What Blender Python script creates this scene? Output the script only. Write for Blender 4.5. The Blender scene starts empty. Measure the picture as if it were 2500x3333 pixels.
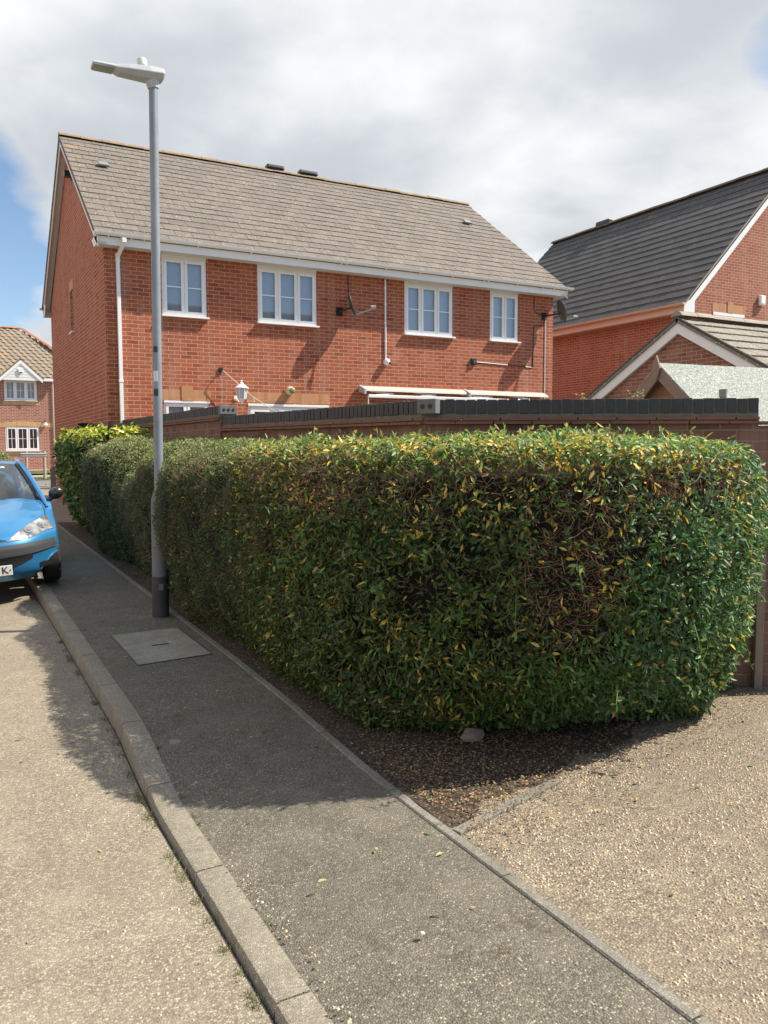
import bpy, bmesh, math, random
import numpy as np
from mathutils import Vector, Matrix
random.seed(7); RNG=np.random.default_rng(11)
SC=bpy.context.scene
# ------------------------------------------------------------ camera, sky, sun, exposure
cd=bpy.data.cameras.new('Camera'); cam=bpy.data.objects.new('Camera',cd); SC.collection.objects.link(cam)
cd.sensor_fit='HORIZONTAL'; cd.sensor_width=36; cd.lens=36*2644/2500; cd.clip_start=.05; cd.clip_end=3000
M=Matrix(((.87749264,.03902547,-.47799966,0),(-.47957792,.06429862,-.87514039,0),(-.00341804,.99716734,.07513732,1.6647),(0,0,0,1)))
cam.matrix_world=M; SC.camera=cam
SUN=Vector((.605,-.240,.7604)).normalized()
ld=bpy.data.lights.new('Sun','SUN'); ld.energy=5.0; ld.angle=math.radians(.5); ld.color=(1,.91,.76)
sun=bpy.data.objects.new('Sun',ld); SC.collection.objects.link(sun); sun.rotation_euler=SUN.to_track_quat('Z','Y').to_euler()
SC.view_settings.view_transform='Standard'; SC.view_settings.look='None'; SC.view_settings.gamma=1; SC.view_settings.exposure=.68
W=bpy.data.worlds.new('World'); SC.world=W; W.use_nodes=True
def world():
    nt=W.node_tree; nt.nodes.clear(); N=nt.nodes.new; L=nt.links.new
    out=N('ShaderNodeOutputWorld'); bg=N('ShaderNodeBackground'); bg.inputs[1].default_value=.1
    L(bg.outputs[0],out.inputs[0])
    sky=N('ShaderNodeTexSky'); sky.sky_type='NISHITA'; sky.sun_disc=False
    sky.sun_elevation=math.asin(SUN.z); sky.sun_rotation=math.atan2(SUN.x,SUN.y)
    sky.air_density=1.0; sky.dust_density=.4; sky.ozone_density=2.5
    tc=N('ShaderNodeTexCoord'); sep=N('ShaderNodeSeparateXYZ'); L(tc.outputs['Generated'],sep.inputs[0])
    def m(op,a,b=None,c=None):
        n=N('ShaderNodeMath'); n.operation=op
        for i,v in enumerate((a,b,c)):
            if v is None: continue
            if isinstance(v,(int,float)): n.inputs[i].default_value=v
            else: L(v,n.inputs[i])
        return n.outputs[0]
    zz=m('ADD',m('MAXIMUM',sep.outputs[2],0),.22)
    cb=N('ShaderNodeCombineXYZ'); L(m('DIVIDE',sep.outputs[0],zz),cb.inputs[0]); L(m('DIVIDE',sep.outputs[1],zz),cb.inputs[1])
    def noise(sc,det,off,rough=.55,dist=.3):
        mp=N('ShaderNodeMapping'); mp.inputs['Location'].default_value=off; L(cb.outputs[0],mp.inputs[0])
        n=N('ShaderNodeTexNoise'); n.inputs['Scale'].default_value=sc; n.inputs['Detail'].default_value=det; n.inputs['Roughness'].default_value=rough; n.inputs['Distortion'].default_value=dist
        L(mp.outputs[0],n.inputs['Vector']); return n.outputs[0]
    n1=noise(1.15,7,(3.1,.4,0),.5,.25); n2=noise(3.4,6,(7,2,0),.5,.2)
    def ramp(v,a,b,ca,cb_):
        r=N('ShaderNodeValToRGB'); L(v,r.inputs[0]); r.color_ramp.elements[0].position=a; r.color_ramp.elements[1].position=b
        r.color_ramp.elements[0].color=ca; r.color_ramp.elements[1].color=cb_; r.color_ramp.interpolation='EASE'; return r.outputs[0]
    tone=m('ADD',m('MULTIPLY',n1,.7),m('MULTIPLY',n2,.3))
    cl=ramp(tone,.36,.62,(3.8,4.05,4.35,1),(6.4,6.5,6.55,1))
    # gaps of blue low on the left and high on the right
    def gap(d,c0,c1):
        dp=N('ShaderNodeVectorMath'); dp.operation='DOT_PRODUCT'; L(tc.outputs['Generated'],dp.inputs[0]); dp.inputs[1].default_value=Vector(d).normalized()
        r=N('ShaderNodeMapRange'); r.inputs[1].default_value=c0; r.inputs[2].default_value=c1; L(dp.outputs['Value'],r.inputs[0]); return r.outputs[0]
    g=m('MAXIMUM',m('MULTIPLY',gap((-.01,.967,.215),.985,.9985),.95),m('MULTIPLY',gap((.785,.515,.40),.994,1.0),.60))
    g=m('MAXIMUM',g,m('MULTIPLY',gap((.55,-.80,.35),.05,.75),.8))  # wide unseen gap towards the sun, added to lower the ambient light
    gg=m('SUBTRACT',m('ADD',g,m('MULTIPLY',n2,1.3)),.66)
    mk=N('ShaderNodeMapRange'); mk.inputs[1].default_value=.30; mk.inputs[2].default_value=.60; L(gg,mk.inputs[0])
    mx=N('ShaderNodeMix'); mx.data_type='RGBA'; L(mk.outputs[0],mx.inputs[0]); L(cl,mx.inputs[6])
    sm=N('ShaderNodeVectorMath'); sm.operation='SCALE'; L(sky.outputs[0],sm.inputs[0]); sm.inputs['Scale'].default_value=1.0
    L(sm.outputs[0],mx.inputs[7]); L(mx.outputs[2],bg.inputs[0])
world()
# ------------------------------------------------------------ helpers
V=Vector
def G(x,y):
    Y=.4793*x+.8777*y
    return .0222*max(0,Y-6)
WL={}
def wloc(o): return WL.get(o.name,V((0,0,0)))
def tag(o,label=None,cat=None,group=None,kind=None):
    if label: o['label']=label
    if cat: o['category']=cat
    if group: o['group']=group
    if kind: o['kind']=kind
    return o
def thing(name,label,cat,loc,group=None):
    o=bpy.data.objects.new(name,None); SC.collection.objects.link(o); o.location=loc; o.empty_display_size=.1
    WL[o.name]=V(loc); return tag(o,label,cat,group)
def autouv(me):
    uv=me.uv_layers.new(name='UVMap').data
    for p in me.polygons:
        n=p.normal
        if abs(n.z)>.97: t=V((1,0,0)); b=V((0,1,0))
        else:
            t=V((0,0,1)).cross(n).normalized(); b=n.cross(t)
            if b.z<0: b=-b
        for li in p.loop_indices:
            c=me.vertices[me.loops[li].vertex_index].co
            uv[li].uv=(c.dot(t),c.dot(b) if abs(n.z)>.03 else c.z)
class MB:
    def __init__(s): s.v=[]; s.f=[]
    def add(s,vs,fs):
        k=len(s.v); s.v+=[tuple(p) for p in vs]; s.f+=[tuple(i+k for i in f) for f in fs]; return s
    def quad(s,*p): return s.add(p,[tuple(range(len(p)))])
    def box(s,x0,x1,y0,y1,z0,z1):
        return s.add([(x0,y0,z0),(x1,y0,z0),(x1,y1,z0),(x0,y1,z0),(x0,y0,z1),(x1,y0,z1),(x1,y1,z1),(x0,y1,z1)],
          [(0,3,2,1),(4,5,6,7),(0,1,5,4),(1,2,6,5),(2,3,7,6),(3,0,4,7)])
    def obox(s,a,b,w,h,up=(0,0,1),wo=0,ho=0):
        a=V(a);b=V(b); d=(b-a).normalized(); r=d.cross(V(up)).normalized(); u=r.cross(d)
        q=[]
        for p in (a,b):
            for i,j in((-1,-1),(1,-1),(1,1),(-1,1)): q.append(p+r*(i*w/2+wo)+u*(j*h/2+ho))
        return s.add(q,[(0,1,2,3),(7,6,5,4),(0,4,5,1),(1,5,6,2),(2,6,7,3),(3,7,4,0)])
    def tube(s,pts,r,n=8,cap=True):
        pts=[V(p) for p in pts]; rs=r if isinstance(r,(list,tuple)) else [r]*len(pts)
        rings=[]; prev=None
        for i,p in enumerate(pts):
            d=(pts[min(i+1,len(pts)-1)]-pts[max(i-1,0)]).normalized()
            if prev is None: 
                a=d.orthogonal().normalized()
            else:
                a=(prev-d*prev.dot(d)).normalized()
            prev=a; b=d.cross(a)
            rings.append([p+(a*math.cos(2*math.pi*k/n)+b*math.sin(2*math.pi*k/n))*rs[i] for k in range(n)])
        k0=len(s.v)
        for R_ in rings: s.v+=[tuple(q) for q in R_]
        for i in range(len(pts)-1):
            for k in range(n):
                s.f.append((k0+i*n+k,k0+i*n+(k+1)%n,k0+(i+1)*n+(k+1)%n,k0+(i+1)*n+k))
        if cap:
            s.f.append(tuple(k0+k for k in range(n))[::-1]); s.f.append(tuple(k0+(len(pts)-1)*n+k for k in range(n)))
        return s
    def lathe(s,c,prof,axis=(0,0,1),n=20):
        c=V(c); ax=V(axis).normalized(); a=ax.orthogonal().normalized(); b=ax.cross(a); k0=len(s.v)
        for h,r in prof:
            for k in range(n):
                t=2*math.pi*k/n; s.v.append(tuple(c+ax*h+(a*math.cos(t)+b*math.sin(t))*r))
        for i in range(len(prof)-1):
            for k in range(n): s.f.append((k0+i*n+k,k0+i*n+(k+1)%n,k0+(i+1)*n+(k+1)%n,k0+(i+1)*n+k))
        s.f.append(tuple(k0+k for k in range(n))[::-1]); s.f.append(tuple(k0+(len(prof)-1)*n+k for k in range(n)))
        return s
    def prism(s,poly,d):
        poly=[V(p) for p in poly]; d=V(d); n=len(poly)
        nn=V((0,0,0))
        for i in range(n): nn+=poly[i].cross(poly[(i+1)%n])
        if nn.dot(d)>0: poly=poly[::-1]
        return s.add(poly+[p+d for p in poly],[tuple(range(n)),tuple(range(2*n-1,n-1,-1))]+[((i+1)%n,i,n+i,n+(i+1)%n) for i in range(n)])
    def build(s,name,mat,parent=None,smooth=False,bevel=0,local=False,fix=True):
        me=bpy.data.meshes.new(name); me.from_pydata(s.v,[],s.f)
        if fix:
            bm=bmesh.new(); bm.from_mesh(me); bmesh.ops.recalc_face_normals(bm,faces=bm.faces); bm.to_mesh(me); bm.free()
        me.update(); autouv(me)
        if isinstance(mat,(list,tuple)):
            for q in mat: me.materials.append(q)
        else: me.materials.append(mat)
        o=bpy.data.objects.new(name,me); SC.collection.objects.link(o)
        if parent:
            o.parent=parent
            if not local: o.location=-wloc(parent)
        if smooth:
            for p in me.polygons: p.use_smooth=True
            md=o.modifiers.new('es','EDGE_SPLIT'); md.split_angle=math.radians(38)
        if bevel:
            md=o.modifiers.new('bv','BEVEL'); md.width=bevel; md.segments=2; md.limit_method='ANGLE'; md.angle_limit=math.radians(40)
        return o
def npmesh(name,verts,faces4,mat,parent=None,col=None,smooth=False,nside=4):
    me=bpy.data.meshes.new(name); nv=len(verts); nf=len(faces4)
    me.vertices.add(nv); me.vertices.foreach_set('co',np.ascontiguousarray(verts,dtype=np.float32).ravel())
    me.loops.add(nf*nside); me.loops.foreach_set('vertex_index',np.ascontiguousarray(faces4,dtype=np.int32).ravel())
    me.polygons.add(nf); me.polygons.foreach_set('loop_start',np.arange(0,nf*nside,nside,dtype=np.int32)); me.polygons.foreach_set('loop_total',np.full(nf,nside,dtype=np.int32))
    me.update(calc_edges=True); me.validate()
    if col is not None:
        at=me.color_attributes.new('Col','FLOAT_COLOR','POINT'); c=np.ones((nv,4),dtype=np.float32); c[:,:3]=col; at.data.foreach_set('color',c.ravel())
    me.materials.append(mat)
    if smooth: me.polygons.foreach_set('use_smooth',np.ones(nf,dtype=bool))
    o=bpy.data.objects.new(name,me); SC.collection.objects.link(o)
    if parent: o.parent=parent; o.location=-wloc(parent)
    if name in('foliage','twigs','leaves','shoot_leaves'): o['kind']='stuff'
    return o
# ---- materials
MC={}
class NT:
    def __init__(s,name):
        s.m=bpy.data.materials.new(name); s.m.use_nodes=True; s.nt=s.m.node_tree; s.b=s.nt.nodes['Principled BSDF']; s.out=s.nt.nodes['Material Output']
        s.tc=s.nt.nodes.new('ShaderNodeTexCoord')
    def N(s,t,**k):
        n=s.nt.nodes.new(t)
        for a,b in k.items(): setattr(n,a,b)
        return n
    def L(s,a,b): s.nt.links.new(a,b)
    def co(s,kind='Object',scale=(1,1,1)):
        mp=s.N('ShaderNodeMapping'); mp.inputs['Scale'].default_value=scale if isinstance(scale,tuple) else (scale,)*3; s.L(s.tc.outputs[kind],mp.inputs[0]); return mp.outputs[0]
    def noise(s,sc,det=4,kind='Object',vec=None,scale=(1,1,1),rough=.55):
        n=s.N('ShaderNodeTexNoise'); n.inputs['Scale'].default_value=sc; n.inputs['Detail'].default_value=det; n.inputs['Roughness'].default_value=rough
        s.L(vec or s.co(kind,scale),n.inputs['Vector']); return n.outputs[0]
    def vor(s,sc,out='Color',kind='Object',feat='F1'):
        n=s.N('ShaderNodeTexVoronoi'); n.feature=feat; n.inputs['Scale'].default_value=sc; s.L(s.co(kind),n.inputs['Vector']); return n.outputs[out]
    def math(s,op,a,b=0.,c=None):
        n=s.N('ShaderNodeMath',operation=op)
        for i,v in enumerate((a,b,c)):
            if v is None: continue
            if isinstance(v,(int,float)): n.inputs[i].default_value=v
            else: s.L(v,n.inputs[i])
        return n.outputs[0]
    def ramp(s,v,stops,interp='LINEAR'):
        r=s.N('ShaderNodeValToRGB'); cr=r.color_ramp; cr.interpolation=interp
        while len(cr.elements)<len(stops): cr.elements.new(.5)
        for e,(p,c) in zip(cr.elements,stops): e.position=p; e.color=(*c,1) if len(c)==3 else c
        s.L(v,r.inputs[0]); return r.outputs[0]
    def mix(s,f,a,b,mode='MIX'):
        n=s.N('ShaderNodeMix',data_type='RGBA',blend_type=mode)
        for i,v in ((0,f),(6,a),(7,b)):
            if isinstance(v,(int,float)): n.inputs[i].default_value=v
            elif isinstance(v,tuple): n.inputs[i].default_value=(*v,1)
            else: s.L(v,n.inputs[i])
        return n.outputs[2]
    def col(s,v):
        if isinstance(v,tuple): s.b.inputs['Base Color'].default_value=(*v,1)
        else: s.L(v,s.b.inputs['Base Color'])
    def bump(s,h,st=.3,d=.01,prev=None):
        n=s.N('ShaderNodeBump'); n.inputs['Strength'].default_value=st; n.inputs['Distance'].default_value=d; s.L(h,n.inputs['Height'])
        if prev: s.L(prev,n.inputs['Normal'])
        s.L(n.outputs[0],s.b.inputs['Normal']); return n.outputs[0]
    def set(s,**k):
        for a,b in k.items():
            s.b.inputs[a.replace('_',' ')].default_value=b
        return s
def plain(name,c,rough=.5,metal=0,var=.12,sc=6,bump=0,coat=0):
    if name in MC: return MC[name]
    n=NT(name); nz=n.noise(sc,5)
    n.col(n.mix(nz,tuple(x*(1-var) for x in c),tuple(min(1,x*(1+var)) for x in c)))
    n.set(Roughness=rough,Metallic=metal)
    if coat: n.b.inputs['Coat Weight'].default_value=coat
    if bump: n.bump(n.noise(sc*12,3),bump,.01)
    MC[name]=n.m; return n.m
def brickmat(name,c1,c2,c3,mortar,tall=False,bw=.225,rh=.075,ms=.011,rough=.85,stain=.25,off=.5):
    n=NT(name); uv=n.co('UV')
    dist=n.noise(9,3,'UV'); mp=n.N('ShaderNodeMix',data_type='VECTOR'); 
    br=n.N('ShaderNodeTexBrick'); br.offset=off; br.inputs['Scale'].default_value=1; br.inputs['Brick Width'].default_value=bw; br.inputs['Row Height'].default_value=rh
    br.inputs['Mortar Size'].default_value=ms/2; br.inputs['Mortar Smooth'].default_value=.25; br.inputs['Bias'].default_value=0
    # slightly irregular joints
    nv=n.N('ShaderNodeTexNoise'); nv.inputs['Scale'].default_value=7; nv.inputs['Detail'].default_value=3; n.L(uv,nv.inputs['Vector'])
    sub=n.N('ShaderNodeVectorMath',operation='SUBTRACT'); n.L(nv.outputs['Color'],sub.inputs[0]); sub.inputs[1].default_value=(.5,.5,.5)
    scl=n.N('ShaderNodeVectorMath',operation='SCALE'); scl.inputs['Scale'].default_value=.012; n.L(sub.outputs[0],scl.inputs[0])
    ad=n.N('ShaderNodeVectorMath',operation='ADD'); n.L(uv,ad.inputs[0]); n.L(scl.outputs[0],ad.inputs[1]); n.L(ad.outputs[0],br.inputs['Vector'])
    br.inputs['Color1'].default_value=(0,0,0,1); br.inputs['Color2'].default_value=(1,1,1,1); br.inputs['Mortar'].default_value=(.5,.5,.5,1)
    bc=n.ramp(br.outputs['Color'],[(0,c3),(.18,c1),(.75,c2),(1,tuple(x*1.15 for x in c2))])
    bc=n.mix(n.math('MULTIPLY',n.noise(45,4,'UV'),.55),bc,tuple(x*.6 for x in c1))
    bc=n.mix(br.outputs['Fac'],bc,mortar)
    st_=n.ramp(n.noise(1.0,5,scale=(5,5,.5),rough=.65),[(.50,(0,0,0)),(.75,(1,1,1))]); bc=n.mix(n.math('MULTIPLY',st_,.38),bc,(.50,.36,.28))
    big=n.noise(1.1,5); bc=n.mix(n.math('MULTIPLY',big,stain),bc,tuple(x*.55 for x in c1))
    n.col(bc); n.set(Roughness=rough)
    h=n.math('SUBTRACT',n.math('MULTIPLY',n.noise(60,3,'UV'),.25),br.outputs['Fac'])
    n.bump(h,.7,.008); return n.m
BRICK=brickmat('brick_red',(.38,.088,.045),(.45,.125,.062),(.24,.06,.036),(.60,.38,.22),ms=.0125)
BRICK2=brickmat('brick_orange',(.34,.095,.055),(.40,.135,.08),(.30,.09,.06),(.60,.42,.29),ms=.0125)
BRICKG=brickmat('brick_garage',(.30,.12,.085),(.36,.15,.10),(.19,.08,.065),(.50,.36,.27),ms=.013)
BRICKW=brickmat('brick_garden',(.21,.10,.072),(.28,.13,.09),(.14,.07,.055),(.25,.19,.145),ms=.014)
BRICKF=brickmat('brick_far',(.36,.12,.08),(.42,.16,.11),(.24,.08,.06),(.62,.46,.36),ms=.02)
SOLDIER=brickmat('brick_soldier',(.52,.25,.12),(.60,.31,.15),(.45,.2,.1),(.50,.28,.15),bw=.075,rh=.225,ms=.006,off=0)
SOLDY=brickmat('brick_buff',(.62,.38,.16),(.68,.44,.2),(.5,.3,.13),(.6,.4,.2),bw=.075,rh=.225,ms=.006,off=0)
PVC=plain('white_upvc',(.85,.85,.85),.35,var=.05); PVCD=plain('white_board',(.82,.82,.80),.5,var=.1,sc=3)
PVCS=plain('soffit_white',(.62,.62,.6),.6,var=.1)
PINK=plain('weathered_pink_fascia',(.62,.43,.35),.5,var=.1)
BLACK=plain('black_plastic',(.02,.02,.022),.4); DGREY=plain('dark_grey_metal',(.10,.105,.11),.45,.3)
CREAM=plain('cream_plastic',(.62,.60,.42),.45); ROPE=plain('pale_rope',(.6,.58,.52),.8)
BLIND=plain('blind_white',(.80,.82,.84),.6,var=.05); DARKIN=plain('dark_interior',(.03,.035,.04),.9); CURT=plain('grey_curtain',(.28,.3,.33),.9,var=.4,sc=9)
def glassmat():
    n=NT('window_glass'); nt=n.nt
    tr=n.N('ShaderNodeBsdfTransparent'); tr.inputs[0].default_value=(.88,.92,.96,1); gl=n.N('ShaderNodeBsdfGlossy'); gl.inputs['Roughness'].default_value=.02; gl.inputs[0].default_value=(.85,.92,1,1)
    fr=n.N('ShaderNodeFresnel'); fr.inputs[0].default_value=1.6; mx=n.N('ShaderNodeMixShader')
    n.L(n.math('ADD',fr.outputs[0],.1),mx.inputs[0]); n.L(tr.outputs[0],mx.inputs[1]); n.L(gl.outputs[0],mx.inputs[2]); n.L(mx.outputs[0],n.out.inputs[0]); return n.m
GLASS=glassmat()
def tilemat(name,a,b,lich,amt,orange):
    n=NT(name); big=n.noise(.9,5); fine=n.noise(38,5)
    pt=n.N('ShaderNodeAttribute'); pt.attribute_name='Rnd'
    c=n.mix(pt.outputs['Fac'],a,b); c=n.mix(n.math('MULTIPLY',fine,.45),c,tuple(x*.5 for x in a))
    c=n.mix(n.math('MULTIPLY',big,.35),c,tuple(x*.6 for x in a))
    v=n.N('ShaderNodeTexVoronoi'); v.inputs['Scale'].default_value=17; n.L(n.co('Object'),v.inputs['Vector'])
    sp=n.math('MULTIPLY',n.math('LESS_THAN',v.outputs['Distance'],.19),n.math('GREATER_THAN',n.noise(5,3),1-amt))
    c=n.mix(sp,c,lich)
    og=n.ramp(n.noise(3.2,6,rough=.7),[(.58,(0,0,0)),(.70,(1,1,1))]); at=n.N('ShaderNodeAttribute'); at.attribute_name='Edge'
    c=n.mix(n.math('MULTIPLY',og,at.outputs['Fac']),c,orange)
    n.col(c); n.set(Roughness=.9); n.bump(fine,.35,.006); return n.m
TILE=tilemat('concrete_tile_brown',(.178,.153,.134),(.225,.196,.170),(.50,.46,.39),.5,(.42,.22,.09))
TILED=tilemat('concrete_tile_slate',(.075,.078,.082),(.098,.10,.103),(.28,.27,.25),.42,(.19,.12,.06))
TILEG=tilemat('concrete_tile_grey',(.24,.215,.18),(.30,.27,.23),(.62,.58,.5),.75,(.34,.26,.15))
TILEF=tilemat('pantile_far',(.25,.20,.15),(.31,.25,.19),(.5,.45,.36),.4,(.50,.27,.08))
RIDGE=plain('ridge_lichen',(.27,.19,.12),.9,var=.5,sc=7,bump=.3); RIDGEG=plain('ridge_grey',(.31,.28,.23),.9,var=.3,sc=7,bump=.3); RIDGED=plain('ridge_dark',(.15,.11,.075),.9,var=.5,sc=6,bump=.3); RIDGEF=plain('ridge_red',(.38,.17,.11),.9,var=.3)
# ---- roof of real overlapping tiles: from eave line (p0->p1) up by vector s
def tiled_roof(name,p0,p1,s,gauge,tw,mat,parent,thick=.028,clip=None,edge=None,profile=None,stagger=True):
    p0=V(p0);p1=V(p1);s=V(s); L=(p1-p0).length; t=(p1-p0)/L; H=s.length; b=s/H; n=t.cross(b)
    if n.z<0: n=-n
    rows=max(1,round(H/gauge)); g=H/rows; vs=[];fs=[];rnd=[];ed=[]
    for r in range(rows):
        h0=r*g; h1=min(H,h0+g+.03); x=-(tw/2 if (r%2 and stagger) else 0)
        while x<L-.001:
            a=max(0,x)+.0035; e=min(L,x+tw)-.0035
            x+=tw
            if e-a<.02: continue
            if clip:
                lo,hi=clip(h0/H); a=max(a,lo*L); e=min(e,hi*L)
                if e-a<.02: continue
            j=random.uniform(-.004,.004); sk=random.uniform(-.002,.002); kk=len(vs); rv=random.random()
            hh=h0+random.uniform(-.005,.005)
            segs=[(0,0)] if not profile else profile
            q=[]
            if not profile:
                xs=[(a,0),(e,0)]
            else: xs=[(a+(e-a)*f,w) for f,w in profile]
            m_=len(xs)
            for (xx,w) in xs: q.append(p0+t*xx+b*hh+n*(thick+j+w))
            for (xx,w) in xs: q.append(p0+t*xx+b*h1+n*(.006+sk+w))
            for (xx,w) in xs: q.append(p0+t*xx+b*hh+n*(-.004+w*.5))
            vs+=q
            for i in range(m_-1):
                fs.append((kk+i,kk+i+1,kk+m_+i+1,kk+m_+i)); fs.append((kk+2*m_+i,kk+2*m_+i+1,kk+i+1,kk+i))
            fs.append((kk,kk+m_,kk+2*m_)); fs.append((kk+m_-1,kk+3*m_-1,kk+2*m_-1))
            ev=edge(a/L,h0/H) if edge else .0
            rnd+=[rv]*len(q); ed+=[ev]*len(q)
    k=len(vs); ins=-.03
    q=[p0,p1,p1+s,p0+s]
    if clip:
        lo0,hi0=clip(0); lo1,hi1=clip(1); q=[p0+t*L*lo0,p0+t*L*hi0,p0+s+t*L*hi1,p0+s+t*L*lo1]
    q=[a+n*-.004 for a in q]+[a-n*.07 for a in q]
    vs+=q; fs+=[(k,k+1,k+2,k+3),(k+4,k+7,k+6,k+5),(k,k+4,k+5,k+1),(k+1,k+5,k+6,k+2),(k+2,k+6,k+7,k+3),(k+3,k+7,k+4,k)]
    rnd+=[.2]*8; ed+=[0]*8
    mb=MB(); mb.v=[tuple(a) for a in vs]; mb.f=fs; o=mb.build(name,mat,parent,fix=False)
    for nm,arr in (('Rnd',rnd),('Edge',ed)):
        at=o.data.attributes.new(nm,'FLOAT','POINT'); at.data.foreach_set('value',arr)
    return o
def ridge(name,a,b,mat,parent,r=.11,unit=.45):
    a=V(a);b=V(b);L=(b-a).length;d=(b-a)/L; side=d.cross(V((0,0,1))).normalized(); mb=MB(); k=0
    n=max(1,round(L/unit)); u=L/n
    for i in range(n):
        p=a+d*(i*u+.004); q=a+d*((i+1)*u-.004); rr=r*random.uniform(.97,1.03); dz=random.uniform(-.006,.006)
        K=7; k0=len(mb.v)
        for e in (p,q):
            for j in range(K):
                th=math.pi*(j/(K-1)*.84+.08); mb.v.append(tuple(e+side*math.cos(th)*rr*1.12+V((0,0,1))*(math.sin(th)*rr-.055+dz)))
        for j in range(K-1): mb.f.append((k0+j,k0+j+1,k0+K+j+1,k0+K+j))
        mb.f.append(tuple(range(k0,k0+K))[::-1]); mb.f.append(tuple(range(k0+K,k0+2*K)))
    return mb.build(name,mat,parent,smooth=True)
def wall_holes(mb,x0,x1,z0,z1,y,holes,depth=.09,top=None):
    xs=sorted({x0,x1,*[h[0] for h in holes],*[h[1] for h in holes]}); zs=sorted({z0,z1,*[h[2] for h in holes],*[h[3] for h in holes]})
    for i in range(len(xs)-1):
        for j in range(len(zs)-1):
            cx=(xs[i]+xs[i+1])/2; cz=(zs[j]+zs[j+1])/2
            if any(h[0]<cx<h[1] and h[2]<cz<h[3] for h in holes): continue
            mb.quad((xs[i],y,zs[j]),(xs[i+1],y,zs[j]),(xs[i+1],y,zs[j+1]),(xs[i],y,zs[j+1]))
    for a,b,c,d in holes:
        mb.quad((a,y,c),(a,y+depth,c),(a,y+depth,d),(a,y,d)); mb.quad((b,y,c),(b,y,d),(b,y+depth,d),(b,y+depth,c))
        mb.quad((a,y,c),(b,y,c),(b,y+depth,c),(a,y+depth,c)); mb.quad((a,y,d),(a,y+depth,d),(b,y+depth,d),(b,y,d))
def window(parent,x0,x1,z0,z1,y,cuts,bars=(.5,),vb=0,inner='blind',sill=True,fw=.055,sash=.05,openw=()):
    """casement window facing -Y, outer face of frame at y"""
    f=MB(); d=.06
    f.box(x0,x1,y,y+d,z1-fw,z1); f.box(x0,x1,y,y+d,z0,z0+fw); f.box(x0,x0+fw,y,y+d,z0+fw,z1-fw); f.box(x1-fw,x1,y,y+d,z0+fw,z1-fw)
    ed=[x0+fw]+[x0+(x1-x0)*c for c in cuts]+[x1-fw]
    for c in ed[1:-1]: f.box(c-fw*.45,c+fw*.45,y,y+d,z0+fw,z1-fw)
    w=f.build('window',PVC,parent,bevel=.004)
    sh=MB(); gl=MB(); br=MB()
    for i in range(len(ed)-1):
        a=ed[i]+(fw*.45 if i else 0); b=ed[i+1]-(fw*.45 if i<len(ed)-2 else 0); s_=sash; e=.004
        yo=y-.018
        for (p,q,r_,t_) in((a-.012,b+.012,z1-fw-s_+.012,z1-fw+.012),(a-.012,b+.012,z0+fw-.012,z0+fw+s_-.012),(a-.012,a-.012+s_,z0+fw+s_-.012,z1-fw-s_+.012),(b+.012-s_,b+.012,z0+fw+s_-.012,z1-fw-s_+.012)):
            sh.box(p,q,yo,y+d-.012,r_,t_)
        ga,gb,gc,gd=a+s_-.012,b-s_+.012,z0+fw+s_-.012,z1-fw-s_+.012
        gl.quad((ga,y+.015,gc),(gb,y+.015,gc),(gb,y+.015,gd),(ga,y+.015,gd))
        for k in bars: br.box(ga,gb,y+.002,y+.012,gc+(gd-gc)*k-.011,gc+(gd-gc)*k+.011)
        for k in range(vb): 
            xx=ga+(gb-ga)*(k+1)/(vb+1); br.box(xx-.011,xx+.011,y+.001,y+.0115,gc,gd)
    sh.build('sash',PVC,w,bevel=.004); gl.build('pane',GLASS,w,fix=False)
    if br.v: br.build('glazing_bar',PVC,w)
    bl=MB(); yy=y+d+.05
    if inner=='blind':
        z=z0+fw+.02
        while z<z1-fw: bl.quad((x0+fw,yy+.010,z),(x1-fw,yy+.010,z),(x1-fw,yy-.010,z+.047),(x0+fw,yy-.010,z+.047)); z+=.046
        bl.build('blind',BLIND,w,fix=False)
        MB().box(x0-.02,x1+.02,yy+.3,yy+.32,z0,z1).build('room_shade',DARKIN,w)
    else:
        mt={'curtain':CURT,'dark':DARKIN,'pale':BLIND}[inner]
        k=0; xx=x0
        while xx<x1: bl.quad((xx,yy+.02*(k%2),z0),(min(xx+.06,x1),yy+.02*((k+1)%2),z0),(min(xx+.06,x1),yy+.02*((k+1)%2),z1),(xx,yy+.02*(k%2),z1)); xx+=.06; k+=1
        bl.build('curtain',mt,w,fix=False)
    if sill: MB().box(x0-.03,x1+.03,y-.10,y+.03,z0-.032,z0-.003).build('sill',PVC,w,bevel=.004)
    return w
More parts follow.
